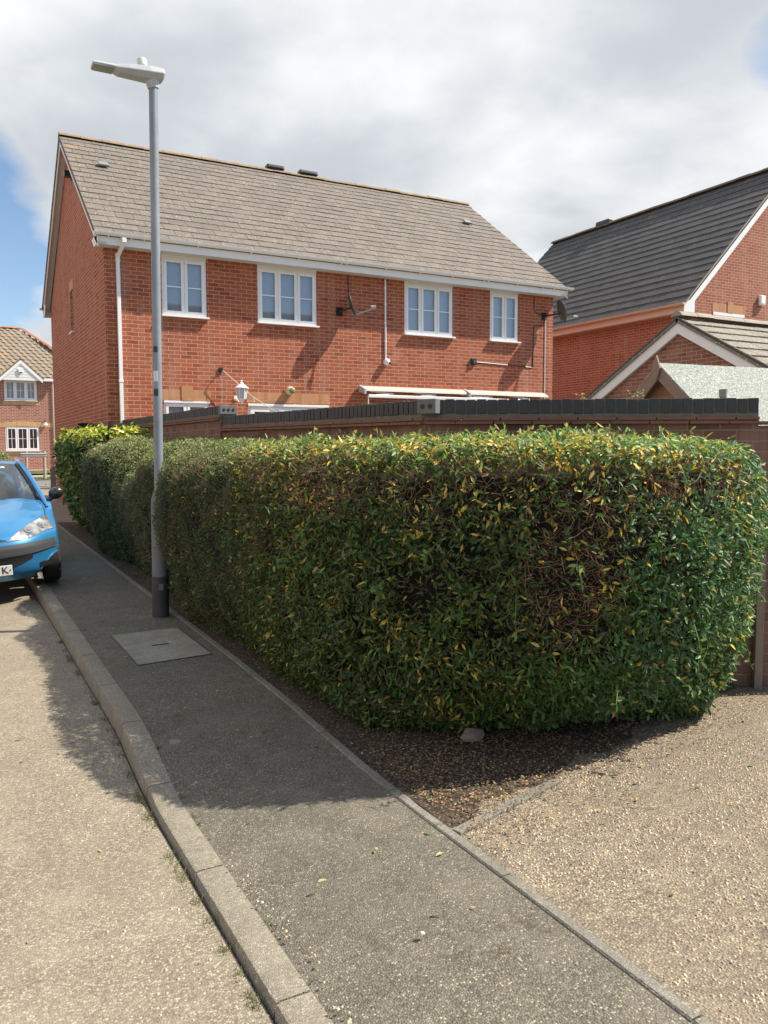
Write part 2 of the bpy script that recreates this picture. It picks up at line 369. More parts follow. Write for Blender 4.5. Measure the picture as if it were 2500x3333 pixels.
# ------------------------------------------------------------ ground, road, kerb, path, gravel
def aggregate(name,stops,sc,base_sc=1.2,rough=.9,bump=.6,dark=.35,stain=(.05,.045,.04),stainamt=.4,moss=None,spots=False):
    n=NT(name); v=n.N('ShaderNodeTexVoronoi'); v.inputs['Scale'].default_value=sc; n.L(n.co('Object'),v.inputs['Vector'])
    sep=n.N('ShaderNodeSeparateColor'); n.L(v.outputs['Color'],sep.inputs[0])
    c=n.ramp(sep.outputs[0],stops); 
    edge=n.ramp(v.outputs['Distance'],[(.35,(0,0,0)),(.62,(1,1,1))])
    c=n.mix(n.math('MULTIPLY',edge,dark),c,tuple(x*.35 for x in stops[0][1]))
    b=n.ramp(n.noise(base_sc,6,rough=.6),[(.35,(0,0,0)),(.75,(1,1,1))]); c=n.mix(n.math('MULTIPLY',b,stainamt),c,stain)
    b2=n.ramp(n.noise(base_sc*4.3,5,rough=.7),[(.45,(0,0,0)),(.8,(1,1,1))]); c=n.mix(n.math('MULTIPLY',b2,.3),c,tuple(min(1,x*1.5) for x in stops[-2][1]))
    if moss:
        mm=n.ramp(n.noise(2.6,7,rough=.72),[(.59,(0,0,0)),(.67,(1,1,1))]); c=n.mix(n.math('MULTIPLY',mm,.8),c,moss)
    if spots:
        vs_=n.N('ShaderNodeTexVoronoi'); vs_.inputs['Scale'].default_value=2.6; dn=n.N('ShaderNodeTexNoise'); dn.inputs['Scale'].default_value=14; n.L(n.co('Object'),dn.inputs['Vector']); ad=n.N('ShaderNodeMix',data_type='VECTOR'); ad.inputs[0].default_value=.04; n.L(n.co('Object'),ad.inputs[4]); n.L(dn.outputs['Color'],ad.inputs[5]); n.L(ad.outputs[1],vs_.inputs['Vector'])
        se2=n.N('ShaderNodeSeparateColor'); n.L(vs_.outputs['Color'],se2.inputs[0])
        f_=n.math('MULTIPLY',n.math('LESS_THAN',vs_.outputs['Distance'],n.math('MULTIPLY',se2.outputs[0],.13)),.5); c=n.mix(f_,c,(.38,.36,.31))
    n.col(c); n.set(Roughness=rough)
    h=n.math('SUBTRACT',n.math('MULTIPLY',sep.outputs[1],.6),n.math('MULTIPLY',v.outputs['Distance'],1.2))
    n.bump(h,bump,.006); return n.m
ROAD=aggregate('road_chippings',[(0,(.155,.13,.098)),(.35,(.235,.20,.15)),(.8,(.31,.27,.205)),(1,(.50,.45,.36))],125,.8,stain=(.19,.16,.12),stainamt=.5,bump=.5,dark=.3)
PATH=aggregate('path_asphalt',[(0,(.085,.076,.058)),(.5,(.172,.156,.122)),(.90,(.235,.213,.168)),(1,(.52,.46,.33))],135,.9,stain=(.115,.102,.082),stainamt=.55,bump=.7,moss=(.07,.05,.025),spots=True)
GRAV=aggregate('driveway_gravel',[(0,(.10,.08,.058)),(.25,(.215,.175,.125)),(.72,(.32,.265,.19)),(1,(.56,.48,.34))],100,1.1,stain=(.19,.158,.122),stainamt=.9,bump=.9,dark=.45)
SOIL=aggregate('bed_soil',[(0,(.022,.016,.011)),(.5,(.060,.041,.027)),(.85,(.14,.09,.058)),(1,(.36,.27,.17))],95,1.5,stain=(.03,.024,.018),stainamt=.6,bump=1.0)
CONC=aggregate('kerb_concrete',[(0,(.19,.17,.13)),(.5,(.275,.245,.195)),(.9,(.34,.305,.245)),(1,(.48,.43,.36))],150,2.2,stain=(.16,.145,.11),stainamt=.55,bump=.4,dark=.2)
EDGE=aggregate('edging_concrete',[(0,(.16,.15,.13)),(.5,(.23,.215,.185)),(.9,(.29,.27,.23)),(1,(.40,.37,.31))],150,2.2,stain=(.09,.085,.065),stainamt=.6,bump=.4,dark=.2,moss=(.06,.055,.03))
COVER=aggregate('cover_concrete',[(0,(.24,.225,.18)),(.5,(.32,.30,.245)),(.9,(.38,.36,.30)),(1,(.50,.47,.39))],140,2.2,stain=(.09,.09,.07),stainamt=.6,bump=.35,dark=.2)
GROUND=plain('far_ground',(.20,.19,.15),.95,var=.3,sc=1)
def sheet(name,us,vs,fz,mat,kind='structure'):
    """us: functions of v or constants"""
    nu=len(us); P=[];F_=[]
    for v in vs:
        for u in us:
            x=u(v) if callable(u) else u; P.append((x,v,fz(x,v)))
    for j in range(len(vs)-1):
        for i in range(nu-1): F_.append((j*nu+i,j*nu+i+1,(j+1)*nu+i+1,(j+1)*nu+i))
    mb=MB(); mb.v=P; mb.f=F_; o=mb.build(name,mat,fix=False); 
    if kind: o['kind']=kind
    return o
def tab(T):
    xs=[a for a,_ in T]; ys=[b for _,b in T]
    return lambda v: float(np.interp(v,xs,ys))
kin=tab([(-2,.985),(2.3,.985),(3.1,.985),(3.9,.985),(4.3,1.0),(4.7,1.02),(5.1,1.045),(6,1.06),(8,1.07),(30,1.08)])
def ss(x,a,b):
    t=min(1,max(0,(x-a)/(b-a))); return t*t*(3-2*t)
kz=lambda v: -.074*(1-ss(v,3.75,4.75))
edg=tab([(-2,1.85),(2.1,1.86),(3.2,1.862),(3.6,1.87),(4.3,1.91),(5,1.955),(6,1.985),(8,1.99),(30,1.99)])
vv=[-6,-2,-1,0,.5]+[1+.25*i for i in range(64)]+[18,20,23,26,29,30.2]
sheet('ground',[-900,-60,-8,0,8,60,900],[-900,-60,-5,0,6,12,20,30,45,60,100,300,1200],lambda x,y:G(0,min(y,60))+.4793*0-.22 if abs(x)>59 else G(x,min(y,60))-.22,GROUND)
sheet('road',[-9,-4,-2,-1,0,lambda v:kin(v)-.14],vv,lambda x,y:G(x,y)-.11,ROAD)
sheet('path',[lambda v:kin(v)-.005,1.3,1.6,lambda v:edg(v)+.01],vv,lambda x,y:G(x,y)+kz(y)*max(0,min(1,(1.5-x)/.45)),PATH)
# kerb stones
mb=MB(); v=-1.35
while v<30:
    a=v+.005; b=v+.909
    sec=lambda y:[(kin(y),0),(kin(y)-.105,.0),(kin(y)-.118,-.006),(kin(y)-.125,-.020),(kin(y)-.135,-.2),(kin(y),-.2)]
    K=5; k0=len(mb.v)
    for i in range(K):
        y=a+(b-a)*i/(K-1)
        for du,dz in sec(y): mb.v.append((du,y,G(du,y)+kz(y)+.004+dz))
    for i in range(K-1):
        for j in range(6): mb.f.append((k0+i*6+j,k0+i*6+(j+1)%6,k0+(i+1)*6+(j+1)%6,k0+(i+1)*6+j))
    mb.f.append(tuple(k0+j for j in range(6))); mb.f.append(tuple(k0+(K-1)*6+j for j in range(6))[::-1])
    v+=.914
o=mb.build('kerb',CONC,smooth=True); o['kind']='structure'
# edging strip
mb=MB(); v=-1.2
while v<18:
    a=v+.002;b=v+.91; k0=len(mb.v)
    for i in range(4):
        y=a+(b-a)*i/3; e=edg(y)
        for du,dz in((0,-.05),(0,.004),(.006,.010),(.044,.010),(.05,.004),(.05,-.05)): mb.v.append((e+du,y,G(e,y)+dz))
    for i in range(3):
        for j in range(6): mb.f.append((k0+i*6+j,k0+i*6+(j+1)%6,k0+(i+1)*6+(j+1)%6,k0+(i+1)*6+j))
    mb.f.append(tuple(k0+j for j in range(6))); mb.f.append(tuple(k0+18+j for j in range(6)))
    v+=.915
o=mb.build('path_edging',EDGE,smooth=True); o['kind']='structure'
mb=MB(); mb.obox((1.915,2.86,-.02),(2.66,3.075,-.02),.05,.065); o=mb.build('drive_edging',EDGE,bevel=.004); o['kind']='structure'
# driveway
sheet('driveway',[lambda v:edg(v)+.045,2.6,4,6,9,14,22],[-6,-3,0,1,2,3,4,5,6,7.5],lambda x,y:G(x,y)-.004,GRAV)
# planting bed under the hedges
def bedz(x,y): return G(x,y)+.009+.008*math.sin(x*7+y*5)*math.cos(y*9-x*3)
P=[];F_=[];nu=14; vs_=[2.93+.12*i for i in range(122)]
for y in vs_:
    x0=edg(y)+.045
    # front boundary line
    for i in range(nu+1):
        P.append((x0+(i/nu)*1.15,y,bedz(x0,y)))
bed=MB()
n_=0
def front(x): return 2.93+.29*(x-1.93) + .05*math.sin(x*9)+.03*math.sin(x*23+1)
cols=[1.94+.09*i for i in range(36)]
rows=40
def vtop(x): return 17.5 if x<3.06 else 4.98-.646*(x-3.05)
pv=[]
for x in cols:
    f0=front(x); t1=max(f0+.02,vtop(x) if x<3.0 else min(17.5,vtop(x)+.1))
    for j in range(rows):
        t=(j/(rows-1))**1.6; y=f0+(t1-f0)*t; pv.append((x+(edg(y)+.045-1.94 if x<1.95 else 0),y,bedz(x,y) if j else G(x,y)-.006))
bed.v=pv
for i in range(len(cols)-1):
    for j in range(rows-1): bed.f.append((i*rows+j,(i+1)*rows+j,(i+1)*rows+j+1,i*rows+j+1))
o=bed.build('flower_bed',SOIL,fix=False,smooth=True); o['kind']='structure'
sheet('pavement',[lambda v:edg(min(v,30))+.04,3,5,9,14],[16.9,18,20,23,26,30.2],lambda x,y:G(x,y)-.012,ROAD)
# manhole cover
t=thing('manhole_cover','square concrete inspection cover set in the dark path before the lamp post','manhole cover',(1.6,6.9,.02))
def cz(x,y): return G(x,y)
q=[(1.30,6.37),(1.89,6.41),(1.875,7.44),(1.29,7.43)]
MB().prism([(x,y,cz(x,y)-.03) for x,y in q],(0,0,.038)).build('concrete_slab',COVER,t,bevel=.004)
fr=MB()
for i in range(4):
    a=q[i];b=q[(i+1)%4]; fr.obox((a[0],a[1],cz(*a)+.001),(b[0],b[1],cz(*b)+.001),.022,.012)
fr.build('frame',DGREY,t)
MB().box(1.52,1.66,6.88,6.905,G(1.6,6.9)+.0085,G(1.6,6.9)+.0105).build('lifting_slot',BLACK,t)
# ------------------------------------------------------------ the semi-detached house
HX,HY=2.79,15.78; HL,HW=10.58,7.99; ZE,ZR=5.587,8.706; MID=HY+HW/2
H=thing('semi_detached_house','red brick house with grey tiled pitched roof and white windows behind the hedge','house',(HX+5,HY+4,.2))
holes=[(HX+a,HX+b,c,d_) for a,b,c,d_ in ((1.04,1.91,4.23,5.40),(2.95,4.25,4.23,5.40),(6.36,7.64,4.22,5.40),(8.68,9.51,4.22,5.40),(1.03,1.92,1.45,2.63),(2.71,4.5,.3,2.62),(5.8,8.2,.3,2.45))]
mb=MB(); wall_holes(mb,HX,HX+HL,0,5.52,HY,holes,.10)
# gable ends with the slit window opening
gx=HX; g0,g1=HY,HY+HW; sl=(HY+3.93,HY+4.37,4.40,5.33)
def gable(mb,x,hole=None,flip=1):
    zs=[0,5.3]; 
    if hole:
        ys=[g0,hole[0],hole[1],g1]; zz=[0,hole[2],hole[3],5.45]
        for i in range(3):
            for j in range(3):
                if i==1 and j==1: continue
                mb.quad((x,ys[i],zz[j]),(x,ys[i],zz[j+1]),(x,ys[i+1],zz[j+1]),(x,ys[i+1],zz[j]))
        a,b,c,d_=hole; e=x+.1
        mb.quad((x,a,c),(e,a,c),(e,a,d_),(x,a,d_)); mb.quad((x,b,c),(x,b,d_),(e,b,d_),(e,b,c)); mb.quad((x,a,d_),(e,a,d_),(e,b,d_),(x,b,d_)); mb.quad((x,a,c),(x,b,c),(e,b,c),(e,a,c))
    else: mb.quad((x,g0,0),(x,g1,0),(x,g1,5.45),(x,g0,5.45))
    mb.quad((x,g0,5.45),(x,MID,ZR-.16),(x,g1,5.45))
gable(mb,HX,sl); gable(mb,HX+HL)
mb.quad((HX,g1,0),(HX+HL,g1,0),(HX+HL,g1,5.45),(HX,g1,5.45))
mb.build('wall',BRICK,H,fix=False)
x0r,x1r=HX-.19,HX+HL+.19; e0=HY-.3255; rise=ZR-ZE; run=MID-e0
def edgef(a,h): return 1.0 if (a<.02 or a>.985) else (.55 if h>.94 else (.12 if a<.12 else .03))
roof=tiled_roof('roof',(x0r,e0,ZE-.03),(x1r,e0,ZE-.03),(0,run,rise),.285,.335,TILE,H,thick=.02,edge=edgef)
tiled_roof('roof',(x1r,2*MID-e0,ZE-.03),(x0r,2*MID-e0,ZE-.03),(0,-run,rise),.285,.335,TILE,H)
ridge('ridge_tiles',(x0r,MID,ZR-.028),(x1r,MID,ZR-.028),RIDGE,roof,.115,.45)
for a,b in((7.47,7.93),(8.35,8.85)):
    m2=MB(); m2.prism([(a,MID-.13,ZR+.02),(a,MID+.13,ZR+.02),(a,MID+.1,ZR+.125),(a,MID-.1,ZR+.125)],(b-a,0,0)); m2.build('ridge_vent',BLACK,roof,bevel=.03)
    MB().box(a+.07,b-.07,MID-.128,MID+.128,ZR+.05,ZR+.075).build('ridge_vent_louvre',DGREY,roof)
for x,y,z in((3.29,18.357,7.682),(12.59,18.368,7.69)):
    m2=MB(); s_=V((0,run,rise)).normalized(); nn=V((0,-rise,run)).normalized(); p=V((x,y,z))+nn*.02
    m2.prism([p+V((-.12,0,0))-s_*.06,p+V((.12,0,0))-s_*.06,p+V((.10,0,0))+s_*.12,p+V((-.10,0,0))+s_*.12],nn*.05); m2.build('roof_vent',plain('vent_grey',(.22,.22,.22),.6),roof,bevel=.02)
# fascia, soffit, gutter
MB().box(x0r+.03,x1r-.03,HY-.30,HY-.282,5.385,5.575).build('fascia',PVCD,H)
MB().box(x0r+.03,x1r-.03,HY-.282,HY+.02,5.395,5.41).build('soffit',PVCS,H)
gt=MB()
def gutter(mb,x0,x1,yc,z,r=.058,ax='x'):
    K=9; 
    prof=[(-math.cos(math.pi*i/(K-1))*r,-math.sin(math.pi*i/(K-1))*r) for i in range(K)]
    outer=prof; inner=[(a*.9,b*.9) for a,b in prof][::-1]; pr=outer+inner; n=len(pr); k0=len(mb.v)
    for t in (x0,x1):
        for a,b in pr: mb.v.append((t,yc+a,z+b) if ax=='x' else (yc+a,t,z+b))
    for i in range(n): mb.f.append((k0+i,k0+(i+1)%n,k0+n+(i+1)%n,k0+n+i))
    mb.f.append(tuple(k0+i for i in range(K))); mb.f.append(tuple(k0+n+i for i in range(K)))
gutter(gt,x0r-.03,HX+HL+.50-.2,HY-.362,5.585)
g=gt.build('gutter',PVC,H,smooth=True)
for x in [x0r+.0,x0r+.22,x0r+.44,x0r+.62,x0r+.85,2.6+1.85,2.6+2.9,2.6+3.9,2.6+4.85,6.6+.98,8.5,9.35,10.2,11.05,11.18,12.0,12.75,13.1]:
    m2=MB(); gutter(m2,x-.014,x+.014,HY-.362,5.589,.066); m2.obox((x,HY-.305,5.50),(x,HY-.40,5.545),.02,.012); m2.build('gutter_bracket',PVC,g)
# box ends and barge boards on the gables
s_=V((0,run,rise)).normalized()
for sx,xx in((-1,x0r+.025),(1,x1r-.045)):
    bb=MB()
    for sgn in(-1,1):
        pa=V((xx,MID+sgn*(run-.0),ZE-.05)); pb=V((xx,MID,ZR-.05)); dd=V((0,0,-.20))
        bb.prism([pa,pb,pb+dd,pa+dd],(.02,0,0))
    bb.prism([(xx,HY-.30,5.385),(xx,HY+.02,5.385),(xx,HY+.25,5.56),(xx,HY-.30,5.57)],(.018,0,0))
    bb.prism([(xx,g1+.30,5.30),(xx,g1-.02,5.30),(xx,g1-.25,5.56),(xx,g1+.30,5.57)],(.018,0,0))
    bb.build('barge_board',PVCD,H)
    sf=MB()
    for sgn in(-1,1):
        pa=V((min(xx,HX) if sx<0 else HX+HL,MID+sgn*run,ZE-.19)); pb=V((pa.x,MID,ZR-.19)); sf.prism([pa,pb,pb+V((0,0,.015)),pa+V((0,0,.015))],((HX-xx) if sx<0 else .17,0,0))
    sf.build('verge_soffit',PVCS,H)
gt=MB(); gutter(gt,x0r-.05,HX+HL+.3,g1+.37,5.555); gt.build('gutter',PVC,H,smooth=True)
MB().box(x0r+.03,x1r-.03,g1+.28,g1+.30,5.30,5.56).build('fascia',PVCD,H)
# windows
for (a,b,c,d_),cuts in zip(holes[:4],((.5,),(.335,.665),(.335,.665),(.5,))):
    window(H,a+.005,b-.005,c+.03,d_-.045,HY+.012,cuts); MB().box(a,b,HY+.002,HY+.06,5.356,5.394).build('window_head_trim',PVCD,H)
window(H,holes[4][0],holes[4][1],1.47,2.62,HY+.03,(.5,),inner='pale')
window(H,holes[5][0],holes[5][1],.35,2.61,HY+.03,(.5,),bars=(),inner='dark',sill=False,fw=.07,sash=.09)
window(H,holes[6][0],holes[6][1],.35,2.44,HY+.03,(.5,),bars=(),inner='dark',sill=False,fw=.07,sash=.09)
MB().box(HX+2.71,HX+4.5,HY-.012,HY+.03,2.575,2.625).build('door_head_trim',PVC,H,bevel=.004)
MB().box(HX+1.03,HX+1.92,HY-.012,HY+.03,2.60,2.64).build('window_head_trim',PVC,H,bevel=.004)
lt=MB()
for a,b,k in((1.0,1.95,1.485),(2.68,4.53,3.60)):
    lt.box(HX+a,HX+b,HY-.004,HY+.06,2.645,2.86); lt.box(HX+k-.112,HX+k+.112,HY-.016,HY+.05,2.642,2.935)
lt.build('lintel',SOLDIER,H)
# slit window on the gable
w=MB().box(HX+.05,HX+.08,sl[0],sl[1],sl[2],sl[3]).build('window',PVC,H); MB().box(HX+.045,HX+.05,sl[0]+.06,sl[1]-.06,sl[2]+.06,sl[3]-.06).build('pane',DARKIN,w)
MB().box(HX-.05,HX+.05,sl[0]-.04,sl[1]+.04,sl[2]-.035,sl[2]-.002).build('sill',PVC,w)
MB().box(HX-.006,HX+.05,sl[0]-.05,sl[1]+.05,sl[3]+.002,sl[3]+.225).build('lintel',SOLDY,H)
# downpipe with swan neck (square)
dp=MB(); X=HX+.235
dp.obox((X+.06,HY-.362,5.53),(X+.06,HY-.362,5.43),.075,.075,up=(0,1,0)); dp.obox((X+.06,HY-.355,5.445),(X,HY-.06,5.245),.062,.062,up=(1,0,0)); dp.obox((X,HY-.05,5.27),(X,HY-.05,.1),.066,.066,up=(0,1,0))
for z in(5.16,5.25,2.95): dp.obox((X,HY-.05,z),(X,HY-.05,z+.05),.08,.08,up=(0,1,0))
dp.build('downpipe',PVC,H,bevel=.006)
# white conduit / cables
MB().tube([(HX+10.33,HY-.01,4.9),(HX+10.33,HY-.01,2.9)],.012,6).build('white_cable',PVC,H)
MB().tube([(HX+4.97,HY-.012,5.4),(HX+4.98,HY-.012,5.0),(HX+4.97,HY-.02,4.86)],.009,6).build('black_cable',BLACK,H)
cb=MB(); cb.tube([(HX+9.98,HY-.01,5.38),(HX+9.98,HY-.01,5.06),(HX+10.05,HY-.012,4.98),(HX+10.27,HY-.02,4.93)],.01,6)
cb.tube([(HX+10.31,HY-.02,4.84),(HX+10.28,HY-.015,4.72),(HX+9.98,HY-.01,4.66),(HX+9.97,HY-.01,4.5),(HX+9.96,HY-.01,3.68),(HX+9.9,HY-.01,3.67),(HX+9.0,HY-.012,3.70),(HX+8.3,HY-.01,3.72)],.010,6)
cb.build('black_cable',BLACK,H)
t=thing('junction_box','small black cable box on the wall low between the two right windows','junction box',(HX+8.2,HY,3.72)); MB().box(HX+8.13,HX+8.27,HY-.05,HY-.002,3.66,3.80).build('casing',BLACK,t,bevel=.006); MB().box(HX+8.17,HX+8.23,HY-.07,HY-.05,3.69,3.76).build('cover',DGREY,t)
t=thing('floodlight','small black floodlight high on the shaded gable end','floodlight',(HX,19.3,7.7)); MB().box(HX-.16,HX-.02,19.25,19.42,7.66,7.78).build('housing',BLACK,t,bevel=.01); MB().box(HX-.03,HX+.0,19.3,19.37,7.6,7.75).build('bracket',DGREY,t)
# ------------------------------------------------------------ fittings on the house
t=thing('satellite_dish','grey satellite dish seen edge-on, fixed left of the white conduit','satellite dish',(7.6,HY,4.65))
def dish(t,c,n,r=.22,ry=.25,arm=None,lnb=None,wallp=None):
    c=V(c); n=V(n).normalized(); a=n.cross(V((0,0,1))).normalized(); b=a.cross(n)
    d=MB(); rings=6; K=20; vs=[tuple(c-n*.055)]; 
    for i in range(1,rings+1):
        f=i/rings
        for k in range(K):
            th=2*math.pi*k/K; vs.append(tuple(c+a*math.cos(th)*r*f+b*math.sin(th)*ry*f-n*(.055*(1-f*f))))
    fs=[(0,1+k,1+(k+1)%K) for k in range(K)]
    for i in range(rings-1):
        for k in range(K): p=1+i*K; fs.append((p+k,p+K+k,p+K+(k+1)%K,p+(k+1)%K))
    d.add(vs,fs); o=d.build('reflector',DGREY,t,smooth=True); so=o.modifiers.new('s','SOLIDIFY'); so.thickness=.008
    low=c-b*ry*.85
    MB().obox(low-n*.03,lnb,.028,.03).build('feed_arm',plain('arm_grey',(.35,.35,.35),.5),t,bevel=.004)
    d=V(lnb)-low; d.normalize()
    MB().tube([V(lnb)+V((0,0,.02))-n*.02,V(lnb)+V((0,0,.05))-n*.12],.028,10).build('receiver',plain('lnb_grey',(.45,.46,.46),.4),t)
    m2=MB(); m2.tube([c-n*.06-b*.05,V(wallp)],.022,8); m2.box(wallp[0]-.07,wallp[0]+.07,HY-.02,HY-.001,wallp[2]-.09,wallp[2]+.09); m2.build('wall_bracket',BLACK,t)
    MB().tube([V(lnb)-n*.0+V((0,0,.01)),V(lnb)+V((.0,0,-.10))+n*.02,low+(V(lnb)-low)*.6-V((0,0,.08)),low+(V(lnb)-low)*.45],.005,5).build('receiver_cable',DGREY,t)
dish(t,(7.72,15.50,4.72),(.87,-.42,.30),.21,.26,None,(8.17,15.26,4.66),(7.55,HY-.02,4.60)); t['group']='satellite dishes on the brick house'
t=thing('satellite_dish','dark oval satellite dish jutting past the right house corner','satellite dish',(13.2,HY,5.0))
dish(t,(13.30,15.38,5.01),(.94,-.22,.28),.22,.27,None,(13.66,15.22,4.86),(13.08,HY-.02,4.92)); t['group']='satellite dishes on the brick house'
t=thing('conduit_with_camera','white vertical conduit ending in a round white dome','camera',(HX+5.87,HY,3.6))
MB().tube([(HX+5.87,HY-.02,5.38),(HX+5.87,HY-.02,3.66)],.019,8).build('conduit',PVC,t)
for z in(5.2,4.85,4.45,4.05): MB().box(HX+5.835,HX+5.905,HY-.03,HY-.001,z-.008,z+.008).build('clip',PVC,t)
m2=MB(); m2.lathe((HX+5.88,HY-.002,3.60),[(0,.065),(.05,.075),(.09,.07),(.12,.05),(.135,.01)],(0,-1,0)); m2.build('dome',PVC,t,smooth=True)
MB().lathe((HX+5.915,HY-.11,3.575),[(0,.03),(.02,.028),(.03,.01)],(.5,-1,-.3),10).build('lens',BLACK,t,smooth=True)
t=thing('bulkhead_light','round cream wall light above the patio door','wall light',(HX+3.61,HY,2.89))
MB().lathe((HX+3.60,HY-.016,2.90),[(0,.085),(.05,.09),(.10,.085),(.13,.06),(.14,.01)],(0,-1,0)).build('base',CREAM,t,smooth=True)
MB().lathe((HX+3.615,HY-.14,2.90),[(0,.066),(.03,.062),(.05,.045),(.058,.01)],(.1,-1,0)).build('globe',plain('olive_lens',(.25,.24,.10),.3),t,smooth=True)
# white carriage lantern
lx,ly,lz=5.28,15.50,2.80
t=thing('carriage_lantern','white six-sided carriage lantern on the wall beside the block-ended pier','wall lantern',(lx,ly,lz))
MB().lathe((lx,ly,lz-.10),[(0,.075),(.02,.085),(.02,.075),(.20,.105),(.205,.105)],n=6).build('glazing',plain('frosted_glass',(.5,.55,.58),.2),t)
fr=MB()
for k in range(6):
    a=2*math.pi*k/6; ax_=V((0,0,1)).orthogonal().normalized(); bx=V((0,0,1)).cross(ax_); dd=ax_*math.cos(a)+bx*math.sin(a)
    fr.tube([V((lx,ly,lz-.10))+dd*.08,V((lx,ly,lz+.105))+dd*.11],.009,5)
fr.build('frame',PVC,t)
MB().lathe((lx,ly,lz+.10),[(0,.14),(.012,.14),(.05,.085),(.075,.06),(.08,.045),(.10,.04),(.12,.012),(.15,.018),(.165,.003)],n=12).build('roof_cap',PVC,t,smooth=True)
MB().lathe((lx,ly,lz-.20),[(0,.012),(.03,.02),(.05,.03),(.085,.075),(.10,.085)],n=10).build('base_cup',PVC,t,smooth=True)
m2=MB(); m2.tube([(lx,ly,lz-.16),(lx-.02,ly+.1,lz-.17),(lx-.03,HY-.04,lz-.08)],.014,7); m2.lathe((lx-.03,HY-.001,lz-.08),[(0,.05),(.02,.045),(.025,.02)],(0,-1,0)); m2.build('wall_arm',PVC,t)
# washing line
t=thing('washing_line','pale rope washing line running from a black wall hook down past the lantern','washing line',(HX+2.17,HY,3.26))
m2=MB(); m2.box(HX+2.12,HX+2.2,HY-.03,HY-.001,3.22,3.31); m2.tube([(HX+2.16,HY-.02,3.27),(HX+2.16,HY-.14,3.25)],.01,6); m2.build('wall_hook',BLACK,t)
m2=MB(); m2.tube([(HX+2.16,HY-.14,3.25),(5.53,HY-.17,2.765),(5.98,HY-.18,2.49),(6.6,HY-.18,2.15)],.007,5); m2.tube([(HX+2.15,HY-.12,3.24),(HX+2.14,HY-.10,2.2)],.005,5)
m2.tube([(5.56,HY-.17,2.75),(5.57,HY-.17,2.64)],.016,5); m2.build('rope',ROPE,t)
# awning (folded)
t=thing('awning','long folded white patio awning on the brick wall above the garden wall','awning',(10.6,HY-.2,2.95))
MB().box(8.02,13.05,HY-.03,HY-.001,2.98,3.06).build('wall_rail',PVC,t)
MB().prism([(8.06,HY-.05,3.06),(8.06,HY-.22,2.985),(8.06,HY-.235,2.945),(8.06,HY-.05,3.0)],(2.62,0,0)).build('canvas',plain('awning_canvas',(.50,.48,.42),.7,var=.06),t)
MB().prism([(10.76,HY-.05,3.06),(10.76,HY-.22,2.985),(10.76,HY-.235,2.945),(10.76,HY-.05,3.0)],(2.3,0,0)).build('canvas',plain('awning_canvas',(.50,.48,.42),.7),t)
MB().box(8.1,13.06,HY-.29,HY-.26,2.80,2.87).build('front_bar',PVC,t,bevel=.01)
for x in(8.25,9.35,10.6,10.9,12.0): MB().tube([(x,HY-.05,2.96),(x+.5,HY-.2,2.90),(x+.05,HY-.26,2.86)],.016,6).build('folding_arm',PVC,t)
for x in(7.99,10.69): MB().prism([(x,HY-.03,3.085),(x,HY-.29,2.99),(x,HY-.29,2.87),(x,HY-.03,2.93)],(.06,0,0)).build('end_cap',plain('cap_grey',(.45,.45,.45),.4),t,bevel=.01)
MB().tube([(8.1,HY-.27,2.84),(8.1,HY-.27,1.9)],.012,6).build('crank_rod',PVC,t)
# ------------------------------------------------------------ garden wall
GWT=thing('garden_wall','brown brick garden wall with dark blue-black brick coping behind the hedge','wall',(3.15,8,.1))
BLUEB=plain('blue_engineering_brick',(.042,.043,.048),.6,var=.5,sc=9,bump=.25); MORT=plain('wall_mortar',(.17,.145,.115),.95,var=.4,sc=12,bump=.4); CREAS=plain('creasing_tile',(.22,.10,.07),.85,var=.35,sc=9,bump=.3)
ENDB=plain('perforated_brick_face',(.17,.175,.185),.8,var=.3,sc=40,bump=.5)
PB=V((3.05,4.98,0)); cdir=V((math.cos(math.radians(-32.9)),math.sin(math.radians(-32.9)),0)); cn=V((-cdir.y,cdir.x,0)) # cn points to garden side
def wallrun(a,b,n,z0,ztop_a,ztop_b,w=.215,jit=.002,skip_end=False):
    """a->b outer face line, n inward normal; returns meshes"""
    a=V(a);b=V(b);L=(b-a).length;d=(b-a)/L
    bw=MB(); bt=lambda f:(ztop_a+(ztop_b-ztop_a)*f)
    def slab(mb,o0,o1,za,zb,l0=0,l1=None):
        l1=L if l1 is None else l1
        q=[]
        for l in(l0,l1):
            f=l/L
            for o_ in(o0,o1):
                for dz in(za,zb): q.append(a+d*l+n*o_+V((0,0,(bt(f)+dz) if dz is not None else z0)))
        mb.add(q,[(0,1,3,2),(4,6,7,5),(0,4,5,1),(2,3,7,6),(1,5,7,3),(0,2,6,4)])
    slab(bw,0,w,None,-.178)
    cr=MB()
    l=0
    for lay,(za,zb,ov) in enumerate(((-.176,-.158,.035),(-.148,-.130,.02))):
        l=-.0 if lay else -.05
        while l<L:
            e=min(L,l+.265); j=random.uniform(-.004,.004); slab(cr,-ov+j,w+ov+j,za,zb,max(0,l)+.003,e-.002); l+=.27
    mo=MB(); slab(mo,-.004,w+.004,-.160,-.146); slab(mo,.004,w-.004,-.132,-.1)
    # fillet of mortar
    co=MB(); l=.0; i=0
    while l+.06<L+.02:
        e=min(l+.064,L); j=random.uniform(-.003,.003); jz=random.uniform(-.003,.003); f=l/L
        q=[]
        for ll in(l+.001,e):
            for o_ in(j,w+j):
                for dz in(-.1025+jz,jz): q.append(a+d*ll+n*o_+V((0,0,bt(ll/L)+dz)))
        co.add(q,[(0,1,3,2),(4,6,7,5),(0,4,5,1),(2,3,7,6),(1,5,7,3),(0,2,6,4)])
        l+=.075
    slab(mo,.009,w-.009,-.104,-.008)
    return bw,cr,mo,co
def merge(a,b):
    a.add(b.v,b.f)
Cend=PB+cdir*2.316
r1=wallrun(PB,Cend,cn,-.1,2.028,2.02)
